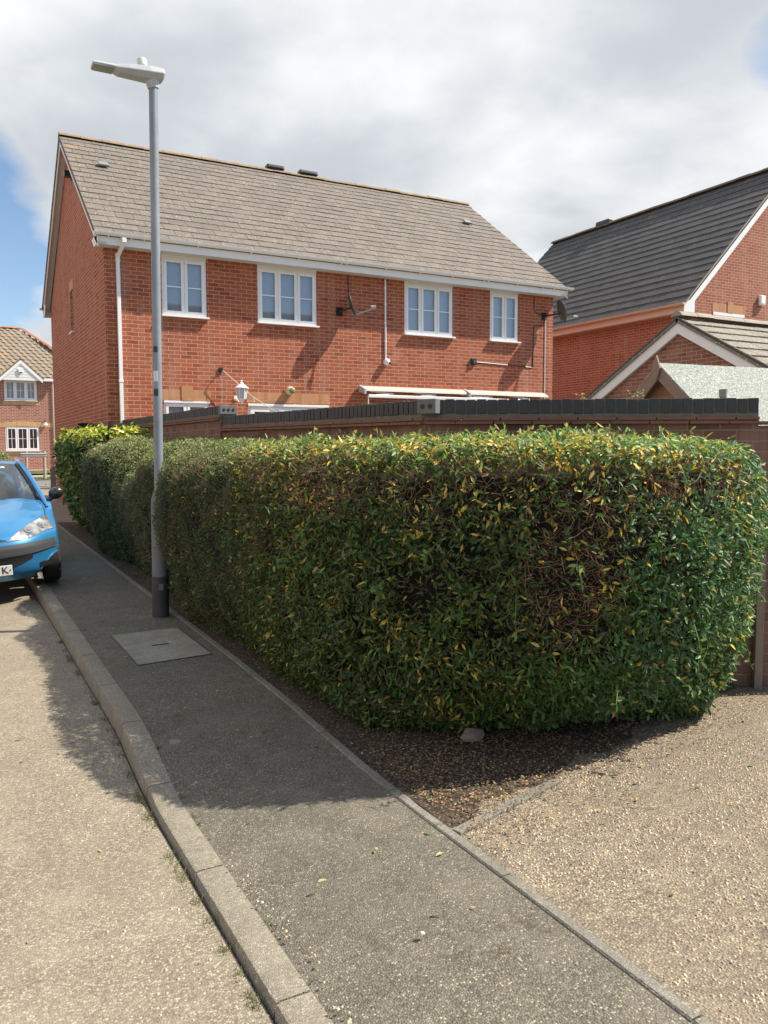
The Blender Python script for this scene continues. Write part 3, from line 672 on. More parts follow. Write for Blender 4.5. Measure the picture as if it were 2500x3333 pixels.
r2=wallrun(V((3.05,9.70,0)),V((3.05,4.98,0)),V((1,0,0)),-.1,2.09,2.028)
r3=wallrun(V((3.03,HY-.05,0)),V((3.03,9.715,0)),V((1,0,0)),-.1,2.25,2.222)
for k,(nm,mt) in enumerate((('brickwork',BRICKW),('creasing_tiles',CREAS),('mortar_bed',MORT),('coping',BLUEB))):
    for r in(r1,r2,r3): r[k].build(nm,mt,GWT,bevel=.003 if nm=='coping' else 0)
# extra bit of wall beyond coping at the right end, end bricks with holes
MB().prism([Cend-cdir*.02+cn*(-.03),Cend+cdir*.22+cn*(-.03),Cend+cdir*.22+cn*.2,Cend-cdir*.02+cn*.2],(0,0,1)).v
ex=MB(); ex.prism([Cend+V((0,0,-.1)),Cend+cdir*.20+V((0,0,-.1)),Cend+cdir*.20+cn*.21+V((0,0,-.1)),Cend+cn*.21+V((0,0,-.1))],(0,0,1.93)); ex.build('brickwork',BRICKW,GWT)
ex=MB(); ex.prism([Cend-cdir*.1-cn*.03+V((0,0,1.842)),Cend+cdir*.27-cn*.03+V((0,0,1.842)),Cend+cdir*.27+cn*.24+V((0,0,1.842)),Cend-cdir*.1+cn*.24+V((0,0,1.842))],(0,0,.018)); ex.build('creasing_tiles',CREAS,GWT)
def endbrick(c,d,n,L,nh):
    """brick end block whose bed face (with holes) faces -n"""
    c=V(c);d=V(d).normalized();n=V(n).normalized()
    o=MB().obox(c-d*L/2+n*.035,c+d*L/2+n*.035,.07,.105).build('pierced_brick',ENDB,GWT,bevel=.004)
    h=MB()
    for k in range(nh): 
        p=c+d*((k+.5)/nh-.5)*L*.82; h.lathe(p-n*.003,[(0,.0175),(.006,.0175)],n,14)
    h.build('brick_holes',BLACK,o)
endbrick((3.03+.10,9.69,2.222-.052),(1,0,0),(0,1,0),.215,3)
bd=(V((0,-1,0))+cdir).normalized(); bn=V((-bd.y,bd.x,0))
endbrick((3.045,4.945,1.978),bd,bn,.15,2)
# ------------------------------------------------------------ right-hand house
RX,RY=17.3,15.2; RL=10.2; RXm=21.5; RZE,RZR=5.50,9.74
R=thing('gabled_house','tall red brick house with dark slate-coloured roof at the right edge','house',(21,20,.3))
mb=MB(); wx0=RX+.35; wx1=2*RXm-wx0
hole=(18.55,19.78,4.2,5.37); xs=[wx0,hole[0],hole[1],wx1]; zs=[0,hole[2],hole[3],5.6]
wall_holes(mb,wx0,wx1,0,5.6,RY+.12,[hole],.1)
sl45=(RZR-RZE)/(RXm-RX)
mb.quad((wx0,RY+.12,5.6),(wx1,RY+.12,5.6),(wx1,RY+.12,RZE+(2*RXm-RX-wx1)*sl45-.12),(RXm,RY+.12,RZR-.12),(wx0,RY+.12,RZE+(wx0-RX)*sl45-.12))
mb.quad((wx0,RY+.12,0),(wx0,RY+RL,0),(wx0,RY+RL,5.7),(wx0,RY+.12,5.7)); mb.quad((wx1,RY+.12,0),(wx1,RY+RL,0),(wx1,RY+RL,5.7),(wx1,RY+.12,5.7)); mb.quad((wx0,RY+RL,0),(wx1,RY+RL,0),(wx1,RY+RL,5.6),(RXm,RY+RL,RZR-.12),(wx0,RY+RL,5.6))
mb.build('wall',BRICK2,R,fix=False)
def edge2(a,h): return 1.0 if h>.86 else (.75 if a<.10 or a>.93 else .06)
rr=tiled_roof('roof',(RX,RY+RL,RZE),(RX,RY,RZE),(RXm-RX,0,RZR-RZE),.335,.33,TILED,R,thick=.027,edge=edge2)
tiled_roof('roof',(2*RXm-RX,RY,RZE),(2*RXm-RX,RY+RL,RZE),(RX-RXm,0,RZR-RZE),.335,.33,TILED,R,thick=.04)
ridge('ridge_tiles',(RXm,RY,RZR+.02),(RXm,RY+RL,RZR+.02),RIDGED,rr,.14)
m2=MB(); m2.prism([(RXm-.13,22.3,RZR+.05),(RXm+.13,22.3,RZR+.05),(RXm+.1,22.3,RZR+.22),(RXm-.1,22.3,RZR+.22)],(0,.66,0)); m2.build('ridge_vent',BLACK,rr,bevel=.03)
bb=MB()
for sg in(-1,1):
    pa=V((RXm+sg*(RXm-RX),RY+.0,RZE-.03)); pb=V((RXm,RY+.0,RZR-.03)); dd=V((0,0,-.27)); bb.prism([pa,pb,pb+dd,pa+dd],(0,.02,0))
    pa=V((RXm+sg*(RXm-RX),RY-.03,RZE+.0)); pb=V((RXm,RY-.03,RZR+.0)); 
bb.prism([(RX-.02,RY-.002,RZE-.22),(wx0+.03,RY-.002,RZE-.22),(wx0+.03,RY-.002,RZE+.2),(RX+.0,RY-.002,RZE+.0)],(0,.02,0))
bb.build('barge_board',PVC,R)
MB().prism([(RX,RY-.02,RZE+.01),(RXm,RY-.02,RZR+.01),(RXm,RY-.02,RZR-.04),(RX,RY-.02,RZE-.04)],(0,.06,0)).build('verge_mortar',RIDGEG,R)
gt=MB(); gutter(gt,RY-.03,RY+RL,RX-.04,RZE+.01,.065,'y'); gt.build('gutter',PINK,R,smooth=True)
MB().box(RX+.03,RX+.05,RY+.02,RY+RL,RZE-.22,RZE-.01).build('fascia',PINK,R)
MB().box(RX+.05,wx0,RY+.02,RY+RL,RZE-.215,RZE-.20).build('soffit',PINK,R)
window(R,hole[0],hole[1],hole[2],hole[3],RY+.13,(.34,.67),bars=(),inner='pale',sill=False)
MB().box(hole[0]-.02,hole[1]+.02,RY+.10,RY+.14,5.31,5.39).build('window_head_trim',PVC,R)
lt=MB(); lt.box(18.5,19.86,RY+.112,RY+.15,5.395,5.62); lt.box(19.09,19.31,RY+.095,RY+.15,5.392,5.70); lt.build('lintel',SOLDIER,R)
t=thing('alarm_box','cream alarm box on the right-hand gable wall','alarm box',(20.47,RY,5.84)); MB().box(20.36,20.58,RY+.02,RY+.115,5.70,5.98).build('casing',PVC,t,bevel=.03); MB().box(20.40,20.54,RY+.008,RY+.02,5.72,5.76).build('lens',CREAM,t)
B_=thing('brick_house','brick house across the street behind the viewpoint, mirrored dark in the upper windows','house',(14,-11,0))
m2=MB(); m2.box(9.8,20,-14.6,-7.4,-.2,5.4); m2.prism([(9.8,-14.6,5.4),(9.8,-7.4,5.4),(9.8,-11,8.9)],(10.2,0,0)); m2.build('wall',BRICKF,B_)
rb=tiled_roof('roof',(20.2,-7.0,5.25),(9.6,-7.0,5.25),(0,-4,4.0),.33,.33,TILED,B_); tiled_roof('roof',(9.6,-15,5.25),(20.2,-15,5.25),(0,4,4.0),.33,.33,TILED,B_)
T_=thing('unseen_shade_houses','unseen row of brick houses added along the opposite side of the road to shade the gable side','houses',(-14,20,0))  # unseen block, added to cut sky light on the gable and hedge side
m2=MB(); m2.box(-18,-10.4,4,40,-.2,5.4); m2.prism([(-18,4,5.4),(-10.4,4,5.4),(-14.2,4,9.0)],(0,36,0)); m2.build('wall',BRICKF,T_)
tiled_roof('roof',(-10.0,4,5.25),(-10.0,40,5.25),(-4.2,0,4.0),.33,.33,TILED,T_); tiled_roof('roof',(-18.4,40,5.25),(-18.4,4,5.25),(4.2,0,4.0),.33,.33,TILED,T_)
t=thing('fence_post','short dark timber post in the gap between garden wall and house corner','post',(2.9,15.6,.2)); MB().box(2.84,2.95,15.48,15.58,.1,2.12).build('post',plain('bollard_timber',(.035,.028,.03),.7),t,bevel=.005)
# ------------------------------------------------------------ garage
GX=12.0; GY=10.72; GZ=4.10; hw=2.75; ez=2.56
Ga=thing('brick_garage','brick garage with white barge boards on its gable and pebble-grey tiled roof','garage',(15,GY,.1))
mb=MB(); w=hw-.25
mb.quad((GX+.12,GY-w,0),(GX+.12,GY+w,0),(GX+.12,GY+w,ez),(GX+.12,GY,GZ-.12),(GX+.12,GY-w,ez)); mb.quad((GX+.12,GY-w,0),(GX+6,GY-w,0),(GX+6,GY-w,ez),(GX+.12,GY-w,ez)); mb.quad((GX+.12,GY+w,0),(GX+6,GY+w,0),(GX+6,GY+w,ez),(GX+.12,GY+w,ez)); mb.quad((GX+6,GY-w,0),(GX+6,GY+w,0),(GX+6,GY+w,ez),(GX+6,GY,GZ-.12),(GX+6,GY-w,ez))
mb.build('wall',BRICKG,Ga,fix=False)
def edge3(a,h): return .3 if h>.9 else .05
gr=tiled_roof('roof',(GX,GY-hw,ez-.02),(GX+6.1,GY-hw,ez-.02),(0,hw,GZ-ez),.345,.33,TILEG,Ga,thick=.035,edge=edge3)
tiled_roof('roof',(GX+6.1,GY+hw,ez-.02),(GX,GY+hw,ez-.02),(0,-hw,GZ-ez),.345,.33,TILEG,Ga,thick=.035)
ridge('ridge_tiles',(GX-.01,GY,GZ+.04),(GX+6.1,GY,GZ+.04),RIDGEG,gr,.12)
bb=MB(); vm=MB()
for sg in(-1,1):
    pa=V((GX+.03,GY+sg*hw,ez-.05)); pb=V((GX+.03,GY,GZ-.06)); dd=V((0,0,-.235)); bb.prism([pa,pb,pb+dd,pa+dd],(.02,0,0))
    pa=V((GX,GY+sg*hw,ez-.035)); pb=V((GX,GY,GZ-.04)); dd=V((0,0,.05)); vm.prism([pa,pb,pb+dd,pa+dd],(.06,0,0))
bb.build('barge_board',PVC,Ga); vm.build('verge_mortar',plain('verge_dark',(.13,.12,.10),.9,var=.5,sc=14),Ga)
sf=MB()
for sg in(-1,1):
    pa=V((GX+.05,GY+sg*hw,ez-.27)); pb=V((GX+.05,GY,GZ-.28)); sf.prism([pa,pb,pb+V((0,0,.015)),pa+V((0,0,.015))],(.07,0,0))
sf.build('verge_soffit',PVCS,Ga)
# ------------------------------------------------------------ shed
def woodmat(name,a,b,vert=False):
    n=NT(name); sc=(22,22,2.2) if vert else (3,3,30)
    w=n.noise(2.2,6,scale=sc,rough=.65); c=n.mix(w,a,b); kn=n.noise(2.5,3,scale=(2,2,6)); c=n.mix(n.math('MULTIPLY',kn,.4),c,tuple(x*.6 for x in a)); n.col(c); n.set(Roughness=.85); n.bump(w,.3,.005); return n.m
WOOD=woodmat('shed_cladding',(.33,.18,.11),(.45,.27,.17)); WOODG=woodmat('weathered_boards',(.24,.18,.135),(.34,.26,.20)); WOODV=woodmat('weathered_post',(.22,.175,.135),(.34,.28,.22),True); WOODP=woodmat('pale_gate_boards',(.36,.29,.22),(.50,.42,.34),True)
n=NT('roof_felt'); v_=n.vor(90,'Color'); se=n.N('ShaderNodeSeparateColor'); n.L(v_,se.inputs[0]); n.col(n.mix(n.math('MULTIPLY',n.noise(2,5),.4),n.ramp(se.outputs[0],[(0,(.15,.17,.155)),(.4,(.26,.285,.265)),(.8,(.34,.37,.345)),(1,(.6,.62,.58))]),(.3,.32,.29))); n.set(Roughness=.95); n.bump(se.outputs[1],.6,.004); FELT=n.m
SX,SY,SZ=6.0,5.56,2.47
def rs(x,y,z): # rotate shed about (SX,SY)
    a=math.radians(-6); dx,dy=x-SX,y-SY; return V((SX+dx*math.cos(a)-dy*math.sin(a),SY+dx*math.sin(a)+dy*math.cos(a),z))
Sh=thing('garden_shed','timber shed gable with pale mineral felt roof and diamond finial behind the wall','shed',(SX+1.2,SY,0))
sw=1.05; sz=SZ-sw*.82
c_=MB(); z=0.2
while z<SZ-.06:
    z2=min(z+.125,SZ-.03)
    def hwid(zz): return min(sw-.12,max(.0,(SZ-.05-zz)/.82))
    a0,a1=hwid(z),hwid(z2)
    c_.prism([rs(SX+.10,SY-a0,z),rs(SX+.10,SY+a0,z),rs(SX+.115,SY+a1,z2),rs(SX+.115,SY-a1,z2)],V((.02,0,0))); z+=.125
c_.build('cladding',WOOD,Sh)
for sg in(-1,1):
    q=[rs(SX+.09,SY+sg*(sw-.12),0.1),rs(SX+3,SY+sg*(sw-.12),0.1),rs(SX+3,SY+sg*(sw-.12),sz+.1),rs(SX+.09,SY+sg*(sw-.12),sz+.1)]; MB().prism(q,V((0,sg*.02,0))).build('side_cladding',WOOD,Sh)
    MB().prism([rs(SX,SY+sg*sw,sz),rs(SX+3.1,SY+sg*sw,sz),rs(SX+3.1,SY,SZ),rs(SX,SY,SZ)],V((0,0,.014))).build('felt_roof',FELT,Sh)
    MB().prism([rs(SX-.012,SY+sg*(sw+.0),sz-.0),rs(SX-.012,SY,SZ),rs(SX-.012,SY,SZ-.14),rs(SX-.012,SY+sg*sw,sz-.14)],V((.018,0,0))).build('barge_board',WOODG,Sh)
    MB().prism([rs(SX-.014,SY+sg*(sw+.0),sz+.001),rs(SX-.014,SY,SZ+.001),rs(SX-.014,SY,SZ+.016),rs(SX-.014,SY+sg*sw,sz+.016)],V((.04,0,0))).build('felt_edge',FELT,Sh)
MB().prism([rs(SX-.035,SY,SZ+.085),rs(SX-.035,SY-.055,SZ-.04),rs(SX-.035,SY,SZ-.17),rs(SX-.035,SY+.055,SZ-.04)],V((.018,0,0))).build('finial',WOODG,Sh)
t=thing('vent_pipe','short grey vent pipe with a cap standing before the shed roof','pipe',(5.23,4.21,0)); MB().tube([(5.23,4.21,0),(5.23,4.21,2.08)],.024,14).build('pipe',plain('pipe_grey',(.28,.31,.34),.4),t,smooth=True); MB().lathe((5.23,4.21,2.06),[(0,.029),(.06,.031),(.062,.025)],n=14).build('cap',plain('pipe_cap',(.30,.29,.24),.6),t,smooth=True)
# ------------------------------------------------------------ gate post and gate at right
t=thing('gate_post','weathered grey timber post at the right end of the garden wall','post',(5.02,3.72,0))
E0=PB+cdir*2.33-cn*.07
MB().obox(E0+V((0,0,-.05)),E0+V((0,0,1.42)),.055,.07,up=cn).build('front_post',WOODV,t,bevel=.004)
E1=Cend+cdir*.24-cn*.02
MB().obox(E1+V((0,0,-.05)),E1+V((0,0,1.84)),.06,.08,up=cn).build('back_post',WOODV,t,bevel=.004)
t=thing('timber_gate','pale sunlit boarded timber gate beside the grey post','gate',(5.5,3.45,0))
gb=MB(); 
for k in range(6):
    p=Cend+cdir*(.34+.105*k)-cn*(.04+.012*(k%2)); gb.obox(p+V((0,0,.03 if k<1 else .42)),p+V((0,0,1.6+.1*(k<1))),.10,.02,up=cn)
gb.build('boards',WOODP,t,bevel=.003)
gb=MB(); 
for k in range(6): p=Cend+cdir*(.42+.105*k)+cn*.03; gb.obox(p+V((0,0,.0)),p+V((0,0,1.55)),.10,.02,up=cn)
gb.build('back_boards',WOODV,t,bevel=.003)
# ------------------------------------------------------------ street lamp
px_,py_=1.862,8.02; gz=G(px_,py_); 
GALV=NT('galvanised_steel'); nz=GALV.noise(5,6,scale=(1,1,.5),rough=.7); GALV.col(GALV.ramp(nz,[(.3,(.20,.225,.26)),(.7,(.30,.325,.36))])); GALV.set(Roughness=.45,Metallic=.15); GALV.bump(GALV.noise(40,3),.08,.004); GALV=GALV.m
LH=plain('lantern_body',(.45,.47,.49),.4,var=.06); LB=plain('pole_base_paint',(.055,.055,.058),.7,var=.6,sc=9)
S=thing('street_lamp','tall grey galvanised street lamp with LED head standing against the hedge','street lamp',(px_,py_,gz))
top=V((px_+.055,py_+.02,5.14)); base=V((px_,py_,gz)); ax=lambda z: base+(top-base)*((z-gz)/(5.14-gz))
MB().tube([ax(gz-.1),ax(gz+.40)],.0815,20).build('base_band',LB,S,smooth=True)
MB().tube([ax(gz+.40),ax(1.17)],.078,20).build('lower_pole',plain('galvanised_shaded',(.16,.17,.185),.6,var=.3,sc=7,bump=.1),S,smooth=True)  # darker than the upper pole: hedge shade put into the steel colour
MB().tube([ax(1.17),ax(1.20),ax(1.30)],[.078,.075,.044],20).build('shoulder',plain('galvanised_shaded',(.16,.17,.185),.6),S,smooth=True)
MB().tube([ax(1.30),ax(3),ax(5.14)],[.0435,.043,.042],20).build('upper_pole',GALV,S,smooth=True)
for z,h,c in((2.62,.055,(.05,.04,.045)),(2.34,.10,(.7,.72,.74)),(2.20,.07,(.04,.04,.045))):
    p=ax(z); m2=MB(); k0=0; vs=[];r=.0445
    for dz in(0,h):
        for i in range(6):
            a=math.radians(205+i*12); vs.append((p.x+math.cos(a)*r,p.y+math.sin(a)*r,z+dz))
    m2.add(vs,[(i,i+1,7+i,6+i) for i in range(5)]); m2.build('sticker',plain('sticker_%d'%int(z*100),c,.6),S,fix=False)
MB().box(px_-.03,px_+.012,py_-.088,py_-.083,gz+.27,gz+.335).build('number_plate',plain('plate_grey',(.2,.2,.2),.5),S)
# head: lofted sections along -u from pole top
def loft(secs,name,mat,bev=.008):
    mb=MB()
    for l,hw_,zb,zt,tw_ in secs:
        x=top.x-l*.80; y=top.y; zb=5.15+(zb-5.10)*.66; zt=5.15+(zt-5.10)*.66; hw_=hw_*.78
        mb.v+=[(x,y-hw_*tw_,zb),(x,y+hw_*tw_,zb),(x,y+hw_,zb+(zt-zb)*.45),(x,y+hw_*.8,zt),(x,y-hw_*.8,zt),(x,y-hw_,zb+(zt-zb)*.45)]
    n=len(secs)
    for i in range(n-1):
        for j in range(6): mb.f.append((i*6+j,i*6+(j+1)%6,(i+1)*6+(j+1)%6,(i+1)*6+j))
    mb.f.append(tuple(range(6))); mb.f.append(tuple(range((n-1)*6,n*6)))
    return mb.build(name,mat,S,bevel=bev)
hd=loft([(-.125,.10,5.17,5.265,.6),(-.10,.125,5.13,5.275,.6),(.05,.135,5.10,5.275,.6),(.30,.125,5.105,5.235,.6),(.40,.11,5.11,5.215,.7),(.455,.10,5.145,5.205,.9)],'lantern_head',LH)
loft([(.44,.105,5.150,5.200,.95),(.69,.10,5.150,5.192,.95)],'led_panel',LH,.004)
MB().box(top.x-.545,top.x-.368,top.y-.075,top.y+.075,5.176,5.183).build('lens',plain('led_lens',(.30,.32,.34),.15),hd)
MB().tube([(top.x-.10,top.y,5.245),(top.x-.10,top.y,5.275),(top.x-.10,top.y,5.28),(top.x-.10,top.y,5.33),(top.x-.10,top.y,5.345)],[.035,.035,.046,.046,.036],18).build('photocell',plain('photocell_cream',(.6,.62,.55),.5),hd,smooth=True)
MB().tube([(top.x-.01,top.y,5.17),(top.x+.0,top.y,5.09)],[.068,.052],12).build('spigot_clamp',LH,hd,bevel=.006)
# ------------------------------------------------------------ foliage machinery
def leafmat(name,rough=.38,trans=.25):
    n=NT(name); at=n.N('ShaderNodeAttribute'); at.attribute_name='Col'; n.col(at.outputs['Color']); n.set(Roughness=rough)
    tr=n.N('ShaderNodeBsdfTranslucent'); mxx=n.N('ShaderNodeMixShader'); mxx.inputs[0].default_value=trans
    cc=n.mix(.5,at.outputs['Color'],(.35,.45,.06),'MULTIPLY'); n.L(n.mix(.6,at.outputs['Color'],cc),tr.inputs[0])
    sc_=n.N('ShaderNodeVectorMath',operation='SCALE'); n.L(at.outputs['Color'],sc_.inputs[0]); sc_.inputs['Scale'].default_value=1.6; n.L(sc_.outputs[0],tr.inputs[0])
    n.L(n.b.outputs[0],mxx.inputs[1]); n.L(tr.outputs[0],mxx.inputs[2]); n.L(mxx.outputs[0],n.out.inputs[0]); return n.m
LEAF=leafmat('hedge_leaf',.52); LEAFB=leafmat('box_leaf',.45); LEAFL=leafmat('laurel_leaf',.3); TWIG=leafmat('twig',.9,0)
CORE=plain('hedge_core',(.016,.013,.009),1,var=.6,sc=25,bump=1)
def hashn(P,sc,seed=0):
    """cheap smooth noise by summed sines, ~[-1,1]"""
    r=np.random.default_rng(seed); out=np.zeros(len(P)); amp=1;tot=0
    for o in range(3):
        for k in range(3):
            w=r.normal(size=3); w/=np.linalg.norm(w); out+=amp*np.sin(P@w*sc*(1.7**o)*2*math.pi+r.uniform(0,6.28)); tot+=amp*.7
        amp*=.6
    return out/tot*1.0
class Hull:
    """open plan outline (outer line) swept with a profile of (inset,z)"""
    def __init__(s,outline,prof,insetf=None,topf=None,seed=1,amp=.03,roundf=None):
        P=np.array(outline,float)
        # smooth (chaikin)
        for _ in range(3):
            Q=[P[0]]
            for a,b in zip(P[:-1],P[1:]): Q+= [a*.75+b*.25,a*.25+b*.75]
            Q.append(P[-1]); P=np.array(Q)
        d=np.r_[0,np.cumsum(np.linalg.norm(np.diff(P,axis=0),axis=1))]; s.L=d[-1]; s.d=d; s.P=P
        s.prof=np.array(prof,float); pd=np.r_[0,np.cumsum(np.linalg.norm(np.diff(s.prof,axis=0),axis=1))]; s.pd=pd; s.H=pd[-1]
        s.insetf=insetf; s.topf=topf; s.seed=seed; s.amp=amp; s.roundf=roundf
    def plan(s,t):
        x=np.interp(t,s.d,s.P[:,0]); y=np.interp(t,s.d,s.P[:,1]); e=.05
        x1=np.interp(t+e,s.d,s.P[:,0]);y1=np.interp(t+e,s.d,s.P[:,1]);x0=np.interp(t-e,s.d,s.P[:,0]);y0=np.interp(t-e,s.d,s.P[:,1])
        tx,ty=x1-x0,y1-y0; l=np.hypot(tx,ty)+1e-9; tx/=l;ty/=l
        return x,y,-ty,tx,  # inward normal candidate
    def at(s,t,q,depth=0.,noise=True):
        x,y,nx,ny=s.plan(t); nx,ny=nx*s.sgn,ny*s.sgn
        ins=np.interp(q,s.pd,s.prof[:,0]); z=np.interp(q,s.pd,s.prof[:,1])
        if s.insetf is not None:
            k=s.insetf(x,y); low=ins*(z<1.0); ins=ins-low+low*k
        if s.roundf is not None:
            di,dz=s.roundf(x,y,z,ins); ins=ins+di; z=z+dz
        X=x+nx*ins; Y=y+ny*ins
        if s.topf is not None: z=z*s.topf(x,y)
        gz=.0222*np.maximum(0,.4793*X+.8777*Y-6)
        P=np.stack([X,Y,z+gz],1)
        return P
    def pos(s,t,q):
        P=s.at(t,q); e=.03
        A=s.at(t+e,q)-s.at(t-e,q); B=s.at(t,np.minimum(q+e,s.H))-s.at(t,np.maximum(q-e,0))
        N=np.cross(A,B); N/=np.linalg.norm(N,axis=1)[:,None]+1e-9
        N*=s.nsgn
        P=P+N*(hashn(P,1.1,s.seed)*s.amp+hashn(P,3.1,s.seed+5)*s.amp*.6)[:,None]
        return P,N
    sgn=1; nsgn=1
def leaves(P,N,size,wid,col,fold=.25,out=.5,droop=.0,rng=RNG,hexa=True):
    n=len(P); R_=rng.normal(size=(n,3)); R_/=np.linalg.norm(R_,axis=1)[:,None]
    nrm=N*out+R_*(1-out)+np.array([0,0,.25]); nrm/=np.linalg.norm(nrm,axis=1)[:,None]
    D=rng.normal(size=(n,3))+np.array([0,0,droop]); D-=nrm*np.sum(D*nrm,1)[:,None]; D/=np.linalg.norm(D,axis=1)[:,None]
    S_=np.cross(nrm,D); l=(size*rng.uniform(.6,1.25,n))[:,None]; w=l*wid*rng.uniform(.8,1.2,n)[:,None]
    if hexa:
        f=nrm*w*fold; bend=nrm*l*rng.uniform(-.15,.1,n)[:,None]
        vs=np.stack([P,P+D*l*.33+S_*w*.5+f,P+D*l*.7+S_*w*.38+f*.7+bend*.5,P+D*l+bend,P+D*l*.7-S_*w*.38+f*.7+bend*.5,P+D*l*.33-S_*w*.5+f],1).reshape(-1,3)
        b=np.arange(n)[:,None]*6; F_=np.concatenate([b+np.array([[0,1,2,3]]),b+np.array([[0,3,4,5]])],0); C=np.repeat(col,6,0)
    else:
        vs=np.stack([P,P+D*l*.5+S_*w*.5,P+D*l,P+D*l*.5-S_*w*.5],1).reshape(-1,3); b=np.arange(n)[:,None]*4; F_=b+np.array([[0,1,2,3]]); C=np.repeat(col,4,0)
    return vs,F_,C
def twigs(P,D,l,r,col):
    """thin flat-triangular sticks"""
    n=len(P); D=D/np.linalg.norm(D,axis=1)[:,None]; a=np.cross(D,np.array([.3,.5,.81])); a/=np.linalg.norm(a,axis=1)[:,None]; b=np.cross(D,a); l=l[:,None]; r=r[:,None]
    ring=lambda c,k:[c+a*r*k,c+(-a*.5+b*.87)*r*k,c+(-a*.5-b*.87)*r*k]
    m=P+D*l*.5+b*l*.08
    vs=np.stack(ring(P,1)+ring(m,.8)+ring(P+D*l,.4),1).reshape(-1,3); bb=np.arange(n)[:,None]*9
    F_=[]
    for k in(0,3):
        for i in range(3): F_.append(bb+np.array([[k+i,k+(i+1)%3,k+3+(i+1)%3,k+3+i]]))
    return vs,np.concatenate(F_,0),np.repeat(col,9,0)
def pick(n,pal,wt,var=.2,rng=RNG):
    pal=np.array(pal); i=rng.choice(len(pal),n,p=np.array(wt)/sum(wt)); c=pal[i]*rng.uniform(1-var,1+var,(n,1)); return c*rng.uniform(.93,1.07,(n,3))
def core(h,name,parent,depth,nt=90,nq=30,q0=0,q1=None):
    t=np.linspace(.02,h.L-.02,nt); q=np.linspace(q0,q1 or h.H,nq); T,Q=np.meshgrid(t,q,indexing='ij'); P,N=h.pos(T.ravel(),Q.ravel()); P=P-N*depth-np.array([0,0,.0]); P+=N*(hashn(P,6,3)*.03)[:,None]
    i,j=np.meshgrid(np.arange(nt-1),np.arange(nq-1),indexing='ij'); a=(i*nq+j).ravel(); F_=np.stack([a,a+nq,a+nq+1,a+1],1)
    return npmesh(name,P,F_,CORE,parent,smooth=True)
GREEN=[(.045,.105,.020),(.070,.15,.028),(.040,.10,.035),(.10,.19,.028),(.17,.26,.035)]
YEL=[(.60,.42,.06),(.52,.46,.08),(.66,.46,.14),(.45,.32,.06)]
BRN=[(.17,.09,.055),(.23,.125,.075),(.12,.068,.045),(.29,.18,.11)]
# ---- privet-like near hedge
outl=[(2.5,6.9),(2.08,6.5),(1.97,5.9),(1.955,5.3),(1.96,4.7),(1.99,4.15),(2.09,3.68),(2.34,3.28),(2.70,2.99),(3.15,2.87),(3.62,2.90),(4.00,3.00),(4.30,3.15),(4.52,3.42),(4.60,3.8),(4.60,4.05)]
prof=[(.88,.0),(.66,.10),(.38,.30),(.16,.58),(.05,.92),(0,1.22),(.0,1.50),(.02,1.61),(.08,1.695),(.22,1.735),(.7,1.745),(1.15,1.745)]
hp=Hull(outl,prof,insetf=lambda x,y:np.where(y>4.2,.26,np.where((y>3.4)&(x<3.2),.26+.74*(4.2-y)/.8,1.0))*(1-.60*np.clip((x-3.7)/.6,0,1)),seed=4,amp=.030)
hp.sgn=1; hp.nsgn=1
# direction check
_x,_y,_nx,_ny=hp.plan(np.array([2.0]))
hp.sgn=1 if _nx[0]>0 else -1
P_,N_=hp.pos(np.array([2.0]),np.array([1.2])); hp.nsgn=1 if N_[0][0]<0 else -1
hp.topf=lambda x,y: .976-.022*np.clip((x-4.0)/.7,0,1)-.012*np.clip((y-4.8)/1.2,0,1)
PH=thing('privet_hedge','large clipped privet hedge with yellow and brown patches on the street corner','hedge',(3.2,4.0,0))
def sample(h,n,rng=RNG,qlo=0,qhi=None):
    t=rng.uniform(0,h.L,n); q=rng.uniform(qlo,h.H if qhi is None else qhi,n); return t,q
core(hp,'hedge_core',PH,.17,q1=hp.H-.75)
def fields(P): return hashn(P,.9,21),hashn(P,2.6,22),hashn(P,6,23)
n=150000; t,q=sample(hp,n); P,N=hp.pos(t,q)
a,b,c=fields(P); zrel=P[:,2]
# bare patches: band under the top edge and two brown areas
bare=np.clip((zrel-1.33)/.12,0,1)*np.clip((1.65-zrel)/.05,0,1)*np.clip(.38+.8*a+.4*b,0,1)
cx=((P[:,0]-2.74)/.26)**2+((zrel-1.12)/.50)**2; bare=np.maximum(bare,np.clip(1.3-cx+.5*b+.3*c,0,1)*.93*(P[:,1]<3.6))
cx=((P[:,1]-4.5)/.75)**2+((zrel-1.46)/.20)**2; bare=np.maximum(bare,np.clip(1.2-cx+.4*b,0,1)*.8*(P[:,0]<2.4))
cx=((P[:,1]-3.6)/.3)**2+((zrel-1.42)/.16)**2; bare=np.maximum(bare,np.clip(1.2-cx+.4*b,0,1)*.7*(P[:,0]<2.6))
cx=((P[:,1]-5.45)/.35)**2+((zrel-1.3)/.45)**2; bare=np.maximum(bare,np.clip(1.2-cx,0,1)*.85*(P[:,0]<2.5))
cx=((P[:,0]-4.7)/.2)**2+((zrel-1.0)/.5)**2; bare=np.maximum(bare,np.clip(1.1-cx,0,1)*.6)
clump=np.clip(.72+.75*b+.5*c,0.06,1)
keep=RNG.uniform(0,1,n)<(1-.90*bare)*clump
keep&=~((P[:,0]>4.45)&(zrel<.42)&(RNG.uniform(0,1,n)<.85))
P,N=P[keep],N[keep]; a,b,c,zrel,bare=a[keep],b[keep],c[keep],zrel[keep],bare[keep]; n=len(P)
dep=RNG.exponential(.035,n); P=P-N*(np.minimum(dep,.13)-.02)[:,None]+RNG.normal(0,.01,(n,3))
col=pick(n,GREEN,[4,4,3,2.4,.8],.25)
